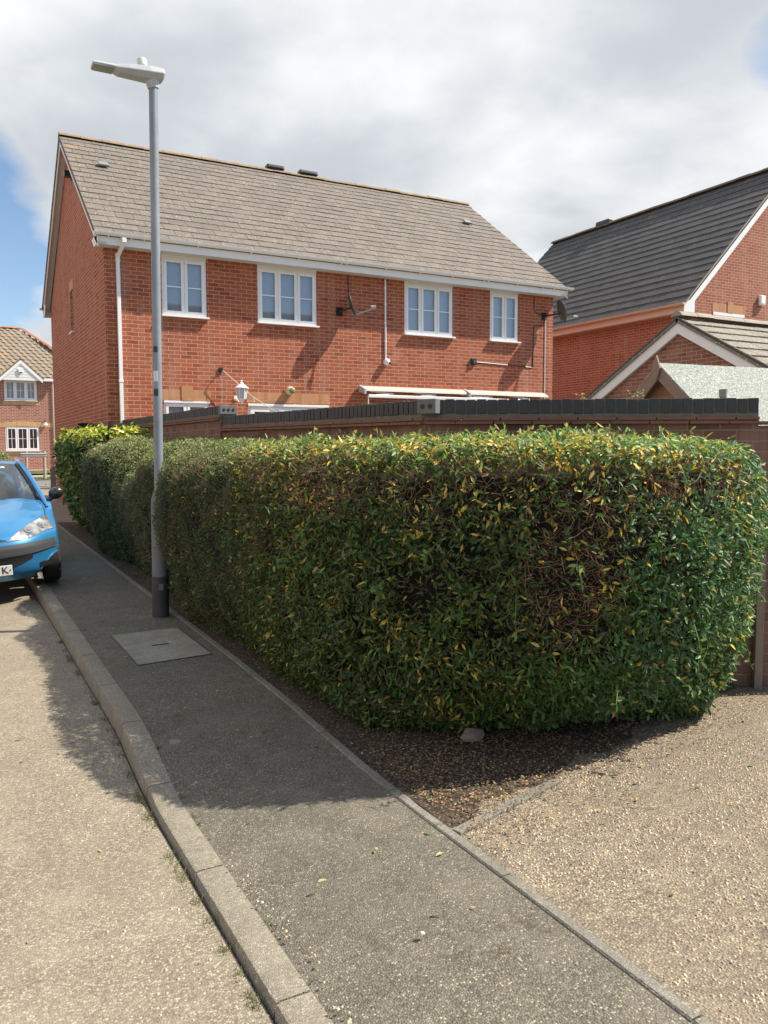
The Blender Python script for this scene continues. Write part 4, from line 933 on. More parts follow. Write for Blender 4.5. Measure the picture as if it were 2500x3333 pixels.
lit_side=(RNG.uniform(0,1,n)<np.clip((P[:,0]-2.85)/.6,0,.65)); col[lit_side]=pick(int(lit_side.sum()),[(.09,.195,.08),(.15,.27,.115),(.07,.15,.06)],[1,1,1],.2)  # sunlit sheen of the right side put into brighter blue-green leaves
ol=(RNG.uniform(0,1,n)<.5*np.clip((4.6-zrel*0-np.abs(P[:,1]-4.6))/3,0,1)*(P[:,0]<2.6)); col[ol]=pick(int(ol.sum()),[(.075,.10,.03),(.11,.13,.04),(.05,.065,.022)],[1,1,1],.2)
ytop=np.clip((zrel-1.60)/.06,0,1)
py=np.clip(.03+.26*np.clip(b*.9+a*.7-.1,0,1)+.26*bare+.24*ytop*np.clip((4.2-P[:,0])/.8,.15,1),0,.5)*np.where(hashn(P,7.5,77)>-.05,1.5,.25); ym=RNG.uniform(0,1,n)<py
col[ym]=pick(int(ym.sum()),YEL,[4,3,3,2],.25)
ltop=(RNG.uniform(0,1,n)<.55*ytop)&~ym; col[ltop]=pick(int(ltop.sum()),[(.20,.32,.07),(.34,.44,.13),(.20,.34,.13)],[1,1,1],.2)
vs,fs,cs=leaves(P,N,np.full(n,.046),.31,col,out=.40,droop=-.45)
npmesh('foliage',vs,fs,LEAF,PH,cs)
# twigs (clipped ends, denser where bare)
n=48000; t,q=sample(hp,n); P,N=hp.pos(t,q); a,b,c=fields(P); z=P[:,2]
bare=np.clip((z-1.33)/.12,0,1)*np.clip((1.67-z)/.05,0,1)*np.clip(.38+.8*a+.4*b,0,1)
cx=((P[:,0]-2.74)/.30)**2+((z-1.12)/.55)**2; bare=np.maximum(bare,np.clip(1.4-cx+.4*b,0,1)*(P[:,1]<3.6))
cx=((P[:,1]-4.5)/.8)**2+((z-1.46)/.22)**2; bare=np.maximum(bare,np.clip(1.3-cx,0,1)*(P[:,0]<2.4))
cx=((P[:,1]-3.6)/.35)**2+((z-1.42)/.2)**2; bare=np.maximum(bare,np.clip(1.2-cx,0,1)*(P[:,0]<2.6))
cx=((P[:,1]-5.45)/.4)**2+((z-1.3)/.5)**2; bare=np.maximum(bare,np.clip(1.2-cx,0,1)*(P[:,0]<2.5))
cx=((P[:,0]-4.7)/.25)**2+((z-.7)/.6)**2; bare=np.maximum(bare,np.clip(1.1-cx,0,1))
k=RNG.uniform(0,1,n)<.16+.84*bare; P,N=P[k],N[k]; n=len(P)
D=N*.6+RNG.normal(0,.7,(n,3)); l=RNG.uniform(.04,.13,n)
vs,fs,cs=twigs(P-N*RNG.uniform(.0,.11,n)[:,None],D,l,RNG.uniform(.0011,.0026,n),pick(n,BRN+[(.30,.24,.12)],[3,3,3,2,2],.25))
npmesh('twigs',vs,fs,TWIG,PH,cs)
# long shoots and stems at the base
m2=MB()
for k in range(9):
    x=random.uniform(2.6,4.3); y=4.0+random.uniform(0,.3)-(x-2.6)*.2; p=V((x,y,0)); dx=random.uniform(-.15,.15)
    m2.tube([p,p+V((dx*.4,0,.18)),p+V((dx,-.05,.42)),p+V((dx*1.3,-.1,.62))],[.018,.015,.011,.006],6)
for (x,y,dx,dy,h) in((3.9,3.80,.72,-.12,.34),(3.95,3.78,.55,-.18,.42),(3.85,3.85,.75,.0,.5),(3.8,3.9,.5,-.0,.6),(4.05,3.68,.55,-.05,.22)):
    p=V((x,y,.02)); m2.tube([p,p+V((dx*.4,dy*.4,h*.25)),p+V((dx*.8,dy*.8,h*.75)),p+V((dx,dy,h))],[.02,.017,.011,.005],6)
m2.build('stems',plain('hedge_bark',(.10,.075,.06),.9,var=.4,sc=30,bump=.4),PH,smooth=True)
m2=MB(); gx=[]
for k in range(46):
    tt=random.uniform(2.2,hp.L-.3); qq=random.uniform(.7,hp.H*.55); Pq,Nq=hp.pos(np.array([tt]),np.array([qq])); p=V(Pq[0]); nn=V(Nq[0]); d=(nn*.25+V((random.uniform(-.6,.6),random.uniform(-.2,.2),random.uniform(-.9,1)))).normalized(); l=random.uniform(.1,.28)
    m2.tube([p,p+d*l*.5+nn*.03,p+d*l+nn*.03],[.0022,.002,.001],4)
    for f in(.3,.5,.7,.85,1): gx.append((*(p+d*l*f+nn*.03*min(1,2*f)),*nn))
m2.build('shoots',plain('green_shoot',(.14,.20,.06),.6),PH)['kind']='stuff'
gx=np.array(gx); gx=np.repeat(gx,2,0); vs,fs,cs=leaves(gx[:,:3],gx[:,3:],np.full(len(gx),.045),.36,pick(len(gx),[(.10,.20,.05),(.16,.26,.06),(.06,.14,.05)],[1,1,1]),out=.3)
npmesh('shoot_leaves',vs,fs,LEAF,PH,cs)
# short sprigs standing above the clipped top
n=170; t=RNG.uniform(.8,hp.L-.3,n); q=RNG.uniform(hp.H-1.05,hp.H-.35,n); P,N=hp.pos(t,q); D=RNG.normal(0,.35,(n,3))+np.array([0,0,1.]); l=RNG.uniform(.03,.085,n)
vs,fs,cs=twigs(P,D,l,np.full(n,.0014),pick(n,[(.30,.22,.12),(.22,.26,.08)],[1,1])); npmesh('twigs',vs,fs,TWIG,PH,cs)
D/=np.linalg.norm(D,axis=1)[:,None]; tp_=np.concatenate([P+D*l[:,None]*f for f in(.45,.75,1,1)]); vs,fs,cs=leaves(tp_,np.tile([0,0,1.],(len(tp_),1)),np.full(len(tp_),.042),.3,pick(len(tp_),[(.14,.26,.06),(.30,.38,.10),(.5,.42,.10)],[3,2,1]),out=.2,droop=.6); npmesh('foliage',vs,fs,LEAF,PH,cs)
# ---- box hedge along the path
prof=[(.26,.0),(.20,.12),(.12,.35),(.03,.62),(0,.9),(0,1.28),(.03,1.43),(.09,1.54),(.20,1.62),(.38,1.675),(.62,1.70),(1.0,1.71)]
hb=Hull([(2.0,5.35),(1.95,6.2),(1.92,6.8),(1.88,7.3),(1.80,7.72),(1.86,8.05),(2.03,8.45),(1.97,8.9),(1.93,9.4),(2.03,10.2),(2.06,11.1),(1.90,12.3),(1.92,12.9),(2.0,13.6),(2.1,14.2)],prof,seed=9,amp=.05)
def bround(x,y,z,ins):
    # clipped shoulders: dips where the side slopes back to the top, bulges between
    dip=np.exp(-((y-10.6)/.85)**2)*.55+np.exp(-((y-6.9)/.8)**2)*.03+np.exp(-((y-8.35)/.35)**2)*.15+np.exp(-((y-13.6)/.5)**2)*.2-np.exp(-((y-12.3)/.6)**2)*.10-np.exp(-((y-9.0)/.4)**2)*.08
    k=np.clip((z-1.15)/.6,0,1)*np.clip(1-ins/1.0,0,1)
    return dip*k*1.0, -dip*.18*np.clip((z-1.5)/.2,0,1)*np.clip(1-ins/.9,0,1)
hb.roundf=bround
_x,_y,_nx,_ny=hb.plan(np.array([2.0])); hb.sgn=1 if _nx[0]>0 else -1
P_,N_=hb.pos(np.array([2.0]),np.array([1.2])); hb.nsgn=1 if N_[0][0]<0 else -1
BH=thing('box_hedge','long small-leaved hedge, lit along its top, running beside the path behind the lamp post','hedge',(2.5,10,.1))
core(hb,'hedge_core',BH,.075,160,30)
n=300000; t=RNG.uniform(0,1,n)**1.25*hb.L; q=RNG.uniform(.0,hb.H,n); P,N=hb.pos(t,q); b=hashn(P,2.2,31); c=hashn(P,6.5,32); a=hashn(P,.8,33)
dd=np.clip(.42*np.clip(a+b*.5,0,1),0,1); k=RNG.uniform(0,1,n)<np.clip(.8+.6*b+.4*c,.15,1)*(1-dd); P,N,a,b=P[k],N[k],a[k],b[k]; n=len(P)
P=P-N*(np.minimum(RNG.exponential(.022,n),.08)-.012)[:,None]+RNG.normal(0,.006,(n,3))
col=pick(n,[(.06,.10,.034),(.08,.125,.042),(.045,.075,.03),(.11,.155,.05),(.12,.09,.05)],[4,4,3,2,1.2],.25)
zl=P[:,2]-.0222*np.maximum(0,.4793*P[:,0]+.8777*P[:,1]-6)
lit_top=((zl>1.45)|((zl>1.25)&(abs(P[:,1]-10.6)<1)))&(RNG.uniform(0,1,n)<.6); col[lit_top]=pick(int(lit_top.sum()),[(.26,.32,.10),(.36,.40,.15)],[1,1],.2)  # sunlight on the top and the dip painted as paler leaf colour
rd=(((P[:,1]<6.2)&(hashn(P,1.4,35)>0))|(hashn(P,.9,37)>.45))&(zl>.3)&(zl<1.5)&(RNG.uniform(0,1,n)<.4); col[rd]=pick(int(rd.sum()),[(.18,.085,.045),(.15,.09,.05)],[1,1],.2)
sz=np.where(P[:,1]<8,.016,np.where(P[:,1]<11,.021,.026)); vs,fs,cs=leaves(P,N,sz,.55,col,out=.4,hexa=False)
npmesh('foliage',vs,fs,LEAFB,BH,cs)
n=22000; t=RNG.uniform(0,1,n)**1.4*hb.L; q=RNG.uniform(0,hb.H*.85,n); P,N=hb.pos(t,q); k=(hashn(P,.8,33)+hashn(P,2.2,31)*.5>.1)|(RNG.uniform(0,1,n)<.2); P,N=P[k],N[k]; n=len(P)
vs,fs,cs=twigs(P-N*RNG.uniform(0,.07,n)[:,None],N*.5+RNG.normal(0,.7,(n,3)),RNG.uniform(.03,.13,n),RNG.uniform(.001,.0024,n),pick(n,BRN+[(.28,.2,.13)],[2,3,3,2,2],.25)); npmesh('twigs',vs,fs,TWIG,BH,cs)
# privet leaves growing through the small-leaved hedge near the joint
n=9000; t=RNG.uniform(0,1,n)**1.8*3.0; q=RNG.uniform(0,hb.H,n); P,N=hb.pos(t,q); k=(hashn(P,1.8,71)>-.2); P,N=P[k],N[k]; n=len(P)
vs,fs,cs=leaves(P+N*RNG.uniform(-.03,.03,n)[:,None],N,np.full(n,.036),.36,pick(n,GREEN+YEL[:1],[4,4,3,2.4,.8,1],.25),out=.42)
npmesh('foliage',vs,fs,LEAF,BH,cs)
# ---- laurel bush
hl=Hull([(3.1,13.3),(2.5,13.35),(2.1,13.5),(1.98,14.2),(1.96,15.2),(1.97,16.4),(2.06,17.0),(2.35,17.2),(2.75,17.2)],[(.42,.12),(.22,.35),(.10,.7),(.03,1.1),(0,1.5),(.04,1.72),(.12,1.80),(.35,1.84),(.9,1.84)],seed=15,amp=.06)
_x,_y,_nx,_ny=hl.plan(np.array([3.0])); hl.sgn=1 if _nx[0]>0 else -1
P_,N_=hl.pos(np.array([3.0]),np.array([1.2])); hl.nsgn=1 if N_[0][0]<0 else -1
LB_=thing('laurel_bush','big-leaved laurel bush with bright yellow top at the far end of the hedge','bush',(2.4,15.3,.2))
core(hl,'bush_core',LB_,.13,60,20)
n=11000; t,q=sample(hl,n); P,N=hl.pos(t,q); k=RNG.uniform(0,1,n)<np.clip(.75+.5*hashn(P,2,41),.2,1); P,N=P[k],N[k]; n=len(P)
P=P-N*(RNG.exponential(.04,n)-.03)[:,None]; zl=P[:,2]-.0222*np.maximum(0,.4793*P[:,0]+.8777*P[:,1]-6)
col=pick(n,[(.05,.11,.03),(.08,.16,.04),(.12,.20,.05),(.035,.075,.03)],[3,3,2,2],.2); y_=(RNG.uniform(0,1,n)<np.clip((zl-1.62)/.15,.05,.72)); col[y_]=pick(int(y_.sum()),[(.52,.52,.06),(.62,.60,.10),(.38,.46,.07)],[2,2,2],.15)
vs,fs,cs=leaves(P,N,np.full(n,.105),.36,col,out=.45,droop=-.3); npmesh('foliage',vs,fs,LEAFL,LB_,cs)
# ------------------------------------------------------------ litter, pebbles, weeds
def rand_litter():
    n=14000; x=RNG.uniform(1.95,5.0,n); base=2.93+.29*(x-1.93); y=base+RNG.normal(.45,.38,n); 
    k=(x>edgv(y)+.06)&(y<6.2)&(y>2.6)&((x<3.0)|(y<4.9-.646*(x-3.05))); x,y=x[k],y[k]
    x2=RNG.uniform(2.05,2.5,2500); y2=RNG.uniform(4,14,2500); x=np.r_[x,x2]; y=np.r_[y,y2]; return x,y
edgv=np.vectorize(edg)
x,y=rand_litter(); n=len(x); P=np.stack([x,y,.0222*np.maximum(0,.4793*x+.8777*y-6)+.016+RNG.uniform(0,.008,n)],1); N=np.tile([0,0,1.],(n,1))
vs,fs,cs=leaves(P,N,np.full(n,.016),.5,pick(n,[(.10,.07,.045),(.18,.13,.085),(.08,.06,.04),(.24,.17,.11)]+[(.42,.28,.15),(.52,.38,.15),(.12,.18,.06),(.38,.20,.10)],[2,4,2,4,4,1.2,.8,3],.3),out=.8,fold=.4)
o=npmesh('leaf_litter',vs,fs,leafmat('dead_leaf',.8,.1),None,cs); tag(o,'brown clippings and dead leaves strewn on the soil below the hedge','leaf litter',kind='stuff')
# fallen leaves on hard surfaces
n=80; xs=np.r_[RNG.uniform(-2,.7,16),RNG.uniform(1.1,1.85,34),RNG.uniform(2,5,30)]; ys=np.r_[RNG.uniform(2.5,6,16),RNG.uniform(2.2,9,34),RNG.uniform(1.6,3.3,30)]
P=np.stack([xs,ys,np.array([G(a,b)-.105 if a<.8 else G(a,b)+.008 for a,b in zip(xs,ys)])],1)
vs,fs,cs=leaves(P,np.tile([0,0,1.],(n,1)),np.full(n,.038),.4,pick(n,[(.12,.22,.06),(.5,.42,.15),(.3,.22,.12),(.4,.42,.2)],[2,2,2,1]),out=.9)
o=npmesh('fallen_leaves',vs,fs,LEAF,None,cs); tag(o,'scattered green and yellow fallen leaves on path, road and gravel','leaves',kind='stuff')
# loose pebbles
n=26000; x=RNG.uniform(1.95,6.5,n); y=RNG.uniform(.9,5.2,n); k=(x>edgv(y)+.06)&(hashn(np.stack([x,y,x*0],1),.9,51)>-.25)&((x<3.2)|(y<4.75-.646*(x-3.05)))&((y<2.9+.29*(x-1.93))|(RNG.uniform(0,1,n)<.12)); x,y=x[k],y[k]
x=np.r_[x,RNG.uniform(.995,1.06,60),RNG.uniform(.4,.85,160)]; y=np.r_[y,RNG.uniform(1.8,3.2,60),RNG.uniform(1.8,5,160)]; n=len(x)
r=RNG.uniform(.0028,.0065,n)[:,None]; z=np.array([G(a,b)-(.11 if a<.9 else (.045 if a<1.1 else .004)) for a,b in zip(x,y)]); C0=np.stack([x,y,z],1); th=RNG.uniform(0,6.28,n); ca,sa=np.cos(th),np.sin(th)
A=np.stack([ca,sa,0*ca],1)*r*RNG.uniform(1,1.5,(n,1)); B=np.stack([-sa,ca,0*ca],1)*r; U_=np.array([0,0,1.])*r*.75
vs=np.stack([C0+A,C0+B,C0-A,C0-B,C0+(A*.55+B*.4)+U_,C0+(-A*.4+B*.5)+U_,C0+(-A*.55-B*.4)+U_,C0+(A*.4-B*.5)+U_],1).reshape(-1,3); bb=np.arange(n)[:,None]*8
fs=np.concatenate([bb+np.array([[4,5,6,7]])]+[bb+np.array([[i,(i+1)%4,4+(i+1)%4,4+i]]) for i in range(4)],0)
cs=np.repeat(pick(n,[(.52,.40,.27),(.42,.33,.25),(.60,.50,.38),(.30,.24,.20),(.44,.33,.23),(.16,.15,.15)],[4,4,3,2,2,1],.15),8,0)
o=npmesh('pebbles',vs,fs,leafmat('pebble_stone',.7,0),None,cs,smooth=True); tag(o,'small tan and cream pebbles scattered over the gravel drive','pebbles',kind='stuff')
# weeds along kerb
def blades(cx,cy,cz,nb,h,spread,col):
    P=np.stack([RNG.normal(cx,spread,nb),RNG.normal(cy,spread*1.6,nb),np.full(nb,cz)],1); D=RNG.normal(0,.5,(nb,3)); D[:,2]=1; return P,D
Ps=[];Ds=[]
for vy in np.r_[RNG.uniform(1.9,4.3,26),RNG.uniform(4.3,8,20)]:
    x=kin(vy)-.15; P,D=blades(x-.012,vy,G(x,vy)-.112,int(RNG.integers(6,40)),.03,.014,0); Ps.append(P);Ds.append(D)
for vy in RNG.uniform(1.9,5,16):
    x=kin(vy)+.012; P,D=blades(x,vy,G(x,vy)+kz(vy),int(RNG.integers(3,12)),.03,.006,0); Ps.append(P);Ds.append(D)
P=np.concatenate(Ps);D=np.concatenate(Ds);n=len(P); vs,fs,cs=twigs(P,D,RNG.uniform(.008,.032,n),RNG.uniform(.0008,.0018,n),pick(n,[(.11,.16,.05),(.16,.17,.07),(.22,.19,.09)],[2,2,1.5]))
o=npmesh('gutter_weeds',vs,fs,TWIG,None,cs); tag(o,'tufts of grass and moss growing along the foot of the kerb','weeds',kind='stuff')
# stones under the hedge
def rock(name,label,c,s,mat,seed):
    bm=bmesh.new(); bmesh.ops.create_icosphere(bm,subdivisions=2,radius=1); r=random.Random(seed)
    for v in bm.verts: k=r.uniform(.78,1.12); v.co=V((v.co.x*s[0]*k,v.co.y*s[1]*k,max(-.4,v.co.z)*s[2]*k))+V(c)
    me=bpy.data.meshes.new(name); bm.to_mesh(me); bm.free(); me.materials.append(mat); o=bpy.data.objects.new(name,me); SC.collection.objects.link(o); tag(o,label,'stone'); return o
rock('brick_rubble','pinkish broken brick lump on the soil under the hedge front',(2.60,3.72,.045),(.075,.05,.05),plain('pink_stone',(.26,.19,.165),.9,var=.3,sc=30,bump=.5),3)
rock('stone','pale grey stone lying in shade beneath the right of the hedge',(3.55,3.75,.05),(.07,.05,.06),plain('grey_stone',(.30,.29,.25),.9,var=.3,sc=30,bump=.5),5)
rock('pebble','single cream pebble lying on the sunlit middle of the path',(1.40,2.30,G(1.4,2.3)-.002),(.012,.010,.010),plain('cream_pebble',(.6,.5,.38),.7),8)
# climbing rose sprigs above the wall
for (cx,cy,cz,w_,lab) in((4.62,5.02,1.98,.10,'small rose sprig with yellow-green leaves above the coping, left of two'),(5.02,4.88,2.02,.07,'small reddish rose sprig above the coping at the house corner, right of two')):
    t=thing('rose_sprig',lab,'plant',(cx,cy,0),'rose sprigs above the coping'); m2=MB(); pts=[]
    for k in range(9):
        a=random.uniform(-1,1); h=random.uniform(.02,.16); p0=V((cx+a*w_*.5,cy,1.0)); p1=V((cx+a*w_,cy+random.uniform(-.04,.04),cz+h)); m2.tube([p0,(p0+p1)/2+V((.02,0,.2)),p1],.0025,4)
        for j in range(7): pts.append(tuple(p1+V((random.uniform(-.035,.035),random.uniform(-.03,.03),random.uniform(-.09,.02)))))
    m2.build('stems',plain('rose_stem',(.20,.13,.07),.7),t); pts=np.array(pts); vs,fs,cs=leaves(pts,np.tile([0,-1.,.3],(len(pts),1)),np.full(len(pts),.026),.6,pick(len(pts),[(.20,.26,.06),(.32,.32,.10),(.34,.16,.09)],[3,2,1.5]),out=.5); npmesh('leaves',vs,fs,LEAF,t,cs)
# ------------------------------------------------------------ parked car
C_=thing('parked_car','metallic blue hatchback parked half on the kerb, facing the camera','car',(.46,9.68,0))
rl=math.radians(3.2); C_.location=(.415,9.72,.045); C_.rotation_euler=(math.radians(1.3),-rl*1.0,0)
BLUE=NT('car_paint_blue'); fz=BLUE.vor(900,'Color'); BLUE.col((.035,.225,.48)); BLUE.set(Roughness=.30,Metallic=.35); BLUE.b.inputs['Coat Weight'].default_value=.9; BLUE.b.inputs['Coat Roughness'].default_value=.04; BLUE=BLUE.m
BUMP=plain('bumper_plastic',(.055,.058,.063),.5,var=.15); RUB=plain('tyre_rubber',(.018,.018,.02),.8); 
prs=np.array([(.16,.17),(.06,.25),(.03,.33),(.02,.40),(.0,.47),(0,.54),(.02,.60),(.06,.66),(.14,.73),(.30,.82),(.55,.905),(.80,.965),(1.02,1.01)])
pt=np.r_[0,np.cumsum(np.linalg.norm(np.diff(prs,axis=0),axis=1))]; pt/=pt[-1]
def Sf(x,t_,off=0):
    def f(x,t_):
        y=float(np.interp(t_,pt,prs[:,0])); z=float(np.interp(t_,pt,prs[:,1])); a=min(1,abs(x)/.83); k=1-ss(y,.3,1.15)
        yy=y+(.40*a**3.2+.05*a)*k*(1-.0*a); zz=z-(.07*a**3.5)*ss(z,.62,.80)+.012*ss(abs(x),.30,.36)*(1-ss(abs(x),.50,.62))*ss(y,.12,.4)
        return V((x*(.94+.06*ss(yy,.25,.75)),yy,zz))
    p=f(x,t_)
    if off:
        n=(f(x+.01,t_)-f(x-.01,t_)).cross(f(x,min(1,t_+.01))-f(x,max(0,t_-.01))).normalized()
        if n.dot(V((0,-1,.5)))<0: n=-n
        p=p+n*off
    return p
def tz(z): return float(np.interp(z,prs[:,1],pt))
def patch(name,mat,x0,x1,lo,hi,off,nx=20,nt=10,parent=C_,smooth=True,thick=.004,sub=None):
    mb=MB()
    for i in range(nx+1):
        x=x0+(x1-x0)*i/nx; a=lo(x) if callable(lo) else lo; b=hi(x) if callable(hi) else hi
        for j in range(nt+1): mb.v.append(tuple(Sf(x,tz(a+(b-a)*j/nt),off)))
    for i in range(nx):
        for j in range(nt): k=i*(nt+1)+j; mb.f.append((k,k+nt+1,k+nt+2,k+1))
    o=mb.build(name,mat,parent,local=True,smooth=smooth,fix=False); return o
# body shell: front skin + sides + rear
mb=MB(); xs=np.linspace(-.82,.82,57); nt_=46
for x in xs:
    for j in range(nt_): mb.v.append(tuple(Sf(float(x),j/(nt_-1))))
zc_=lambda x:.17+.24*ss(abs(x),.50,.80)
for i in range(len(xs)):
    for j in range(nt_):
        k=i*nt_+j; v_=mb.v[k]; zq=zc_(xs[i])
        if v_[2]<zq: mb.v[k]=(v_[0],Sf(float(xs[i]),tz(zq)).y+(zq-v_[2])*.0,zq)
for i in range(len(xs)-1):
    for j in range(nt_-1): k=i*nt_+j; mb.f.append((k,k+nt_,k+nt_+1,k+1))
for sg in(-1,1):
    # side skin, grid from front corner to rear with wheel arch cut
    e=[Sf(.82*sg,j/(nt_-1)) for j in range(nt_)]
    ys=[.40,.42,.45,.5]+[.55+.08*i for i in range(42)]
    def topz(y): 
        return float(np.interp(y,[p.y for p in e]+[1.3,3.5,3.8],[p.z for p in e]+[.94,.95,.93]))
    def botz(y):
        z=.20
        for yc in(.82,3.26):
            d=abs(y-yc)
            if d<.335: z=max(z,.29+math.sqrt(.335**2-d*d))
        return z
    cols=[]
    for y in ys:
        zt=topz(y); zb=min(max(botz(y),.40 if y<.5 else 0),zt-.01); xs_=.94+.06*ss(y,.25,.75)
        # corner: start at front edge curve
        if y<.52: zb=max(zb,.20)
        col_=[]
        for j in range(9):
            f=j/8; z=zb+(zt-zb)*f; bul=.012*math.sin(math.pi*f)+.0; col_.append((sg*(.82*xs_+bul),y,z))
        cols.append(col_)
    k0=len(mb.v)
    for c1 in cols: mb.v+=c1
    for i in range(len(cols)-1):
        for j in range(8): k=k0+i*9+j; mb.f.append((k,k+9,k+10,k+1))
# scuttle to tail: shoulder deck
mb.add([(-.82,1.2,.93),(.82,1.2,.93),(.82,3.75,.95),(-.82,3.75,.95),(-.82,1.02,.93),(.82,1.02,.93)],[(4,5,1,0),(0,1,2,3)])
mb.add([(-.82,3.8,.3),(.82,3.8,.3),(.80,3.75,.92),(-.80,3.75,.92),(-.55,.5,.19),(.55,.5,.19),(.55,3.7,.2),(-.55,3.7,.2)],[(0,1,2,3),(4,5,6,7)])
body=mb.build('body',BLUE,C_,local=True,smooth=True,fix=False)
# greenhouse: windscreen, pillars, roof, side and rear glass
SG=NT('windscreen_glass'); tr=SG.N('ShaderNodeBsdfTransparent'); tr.inputs[0].default_value=(.55,.62,.58,1); gl=SG.N('ShaderNodeBsdfGlossy'); gl.inputs['Roughness'].default_value=.05; fr_=SG.N('ShaderNodeFresnel'); fr_.inputs[0].default_value=1.55; mq=SG.N('ShaderNodeMixShader'); SG.L(SG.math('ADD',fr_.outputs[0],.16),mq.inputs[0]); SG.L(tr.outputs[0],mq.inputs[1]); SG.L(gl.outputs[0],mq.inputs[2]); SG.L(mq.outputs[0],SG.out.inputs[0]); SG=SG.m
AG=NT('car_glass'); AG.col((.03,.04,.045)); AG.set(Roughness=.06); AG.b.inputs['Coat Weight'].default_value=.5; AG=AG.m
def ws(f,g): # f 0..1 bottom-top, g -1..1
    hw_=.70+(.53-.70)*f; y=1.0+.62*f+.10*abs(g)**2.5*(1-.3*f); z=1.005+.43*f-.035*abs(g)**2.2+.03*math.sin(math.pi*f); return V((g*hw_,y,z))
def grid(fn,nu,nv,name,mat,parent=C_,smooth=True):
    mb=MB()
    for i in range(nu+1):
        for j in range(nv+1): mb.v.append(tuple(fn(i/nu,j/nv)))
    for i in range(nu):
        for j in range(nv): k=i*(nv+1)+j; mb.f.append((k,k+nv+1,k+nv+2,k+1))
    return mb.build(name,mat,parent,local=True,smooth=smooth,fix=False)
WS=grid(lambda a,b:ws(b*.985+.01,-1+2*a),16,8,'windscreen',SG)
grid(lambda a,b:V(((-1+2*a)*(.535+.03*math.sin(b*2)),1.62+.08*abs(-1+2*a)**2.5+1.45*b,1.435-.035*abs(-1+2*a)**2.2+.035*math.sin(math.pi*min(1,b*1.15))-.09*b*b)),12,10,'roof',BLUE)
for sg in(-1,1):
    pl=MB(); pl.tube([(sg*.765,.86,.90),(sg*.735,1.08,1.01),(sg*.66,1.36,1.215),(sg*.58,1.64,1.39),(sg*.565,2.2,1.435),(sg*.57,3.0,1.37),(sg*.66,3.55,1.0)],[.012,.034,.034,.037,.035,.04,.05],8); pl.build('pillar',BLUE,C_,local=True,smooth=True)
    gk=MB(); gk.tube([tuple(ws(f,sg*.985)+V((0,-.012,.004))) for f in(0,.25,.5,.75,1)],.014,6); gk.build('windscreen_seal',BLACK,C_,local=True,smooth=True)
    MB().prism([(sg*.755,1.12,.93),(sg*.61,1.65,1.36),(sg*.61,3.0,1.34),(sg*.75,3.45,.95)],(sg*.004,0,0)).build('side_window',AG,C_,local=True)
grid(lambda a,b:V(((-1+2*a)*(.56+.1*b),3.08+.5*b,1.31-.38*b)),4,4,'rear_window',SG)
# details on front skin
patch('bumper_strip',BUMP,-.80,.80,lambda x:.455+.04*abs(x)**2,lambda x:.582,.012,40,8)
patch('lower_grille',plain('grille_black',(.012,.013,.015),.7),-.52,.52,lambda x:.30+.11*(abs(x)/.52)**2,lambda x:.452,.007,30,6)
patch('upper_grille',BLACK,-.26,.26,lambda x:.625,lambda x:.625+.035*max(0,1-(abs(x)/.26)**2)**.5,.004,20,3)
LAMP=NT('headlamp_reflector'); LAMP.col(LAMP.ramp(LAMP.noise(8,1),[(.38,(.28,.29,.29)),(.5,(.50,.50,.48)),(.62,(.72,.72,.70))])); LAMP.set(Roughness=.12,Metallic=.7); LAMP.b.inputs['Coat Weight'].default_value=1; LAMP.b.inputs['Coat Roughness'].default_value=.02; LAMP.bump(LAMP.noise(9,1),.35,.03); LAMP=LAMP.m
for sg in(-1,1):
    lo=lambda x:.625+.075*ss(abs(x),.45,.8); 
    hi=lambda x:max(lo(x)+.003,.630+.25*((abs(x)-.27)/.50)**.80*(1-.50*ss(abs(x),.70,.785))) if abs(x)>.27 else .63
    hl_=patch('headlamp',LAMP,.27*sg,.785*sg,lo,hi,.007,30,12)
    patch('headlamp_rim',plain('lamp_gasket',(.03,.12,.25),.5),.25*sg,.80*sg,lambda x:lo(x)-.008,lambda x:hi(x)+.008,.0035,30,8,parent=hl_)
    patch('indicator',plain('indicator_glass',(.60,.56,.52),.12),.30*sg,.40*sg,lambda x:lo(x)+.004,lambda x:max(lo(x)+.005,hi(x)-.006),.0085,8,4,parent=hl_)
    for xq,zq,rq in((.50,.715,.050),(.655,.755,.048)):
        pq=Sf(xq*sg,tz(zq),.012); nq=(pq-Sf(xq*sg,tz(zq),0)).normalized(); MB().lathe(pq,[(-.004,rq),(.004,rq),(.0045,rq*.8),(.001,rq*.35),(.010,rq*.25)],nq,18).build('lamp_bowl',plain('lamp_chrome',(.42,.44,.47),.15,.8),hl_,local=True,smooth=True)
    patch('fog_recess',BLACK,.60*sg,.76*sg,lambda x:.28,lambda x:.34,.006,8,4)
# bonnet shut lines
for sg in(-1,1):
    MB().tube([Sf(sg*x,t2,.002) for x,t2 in((.655,.97),(.70,.90),(.715,.80),(.72,.70),(.715,tz(.80)))],.004,5).build('shut_line',BLACK,C_,local=True)
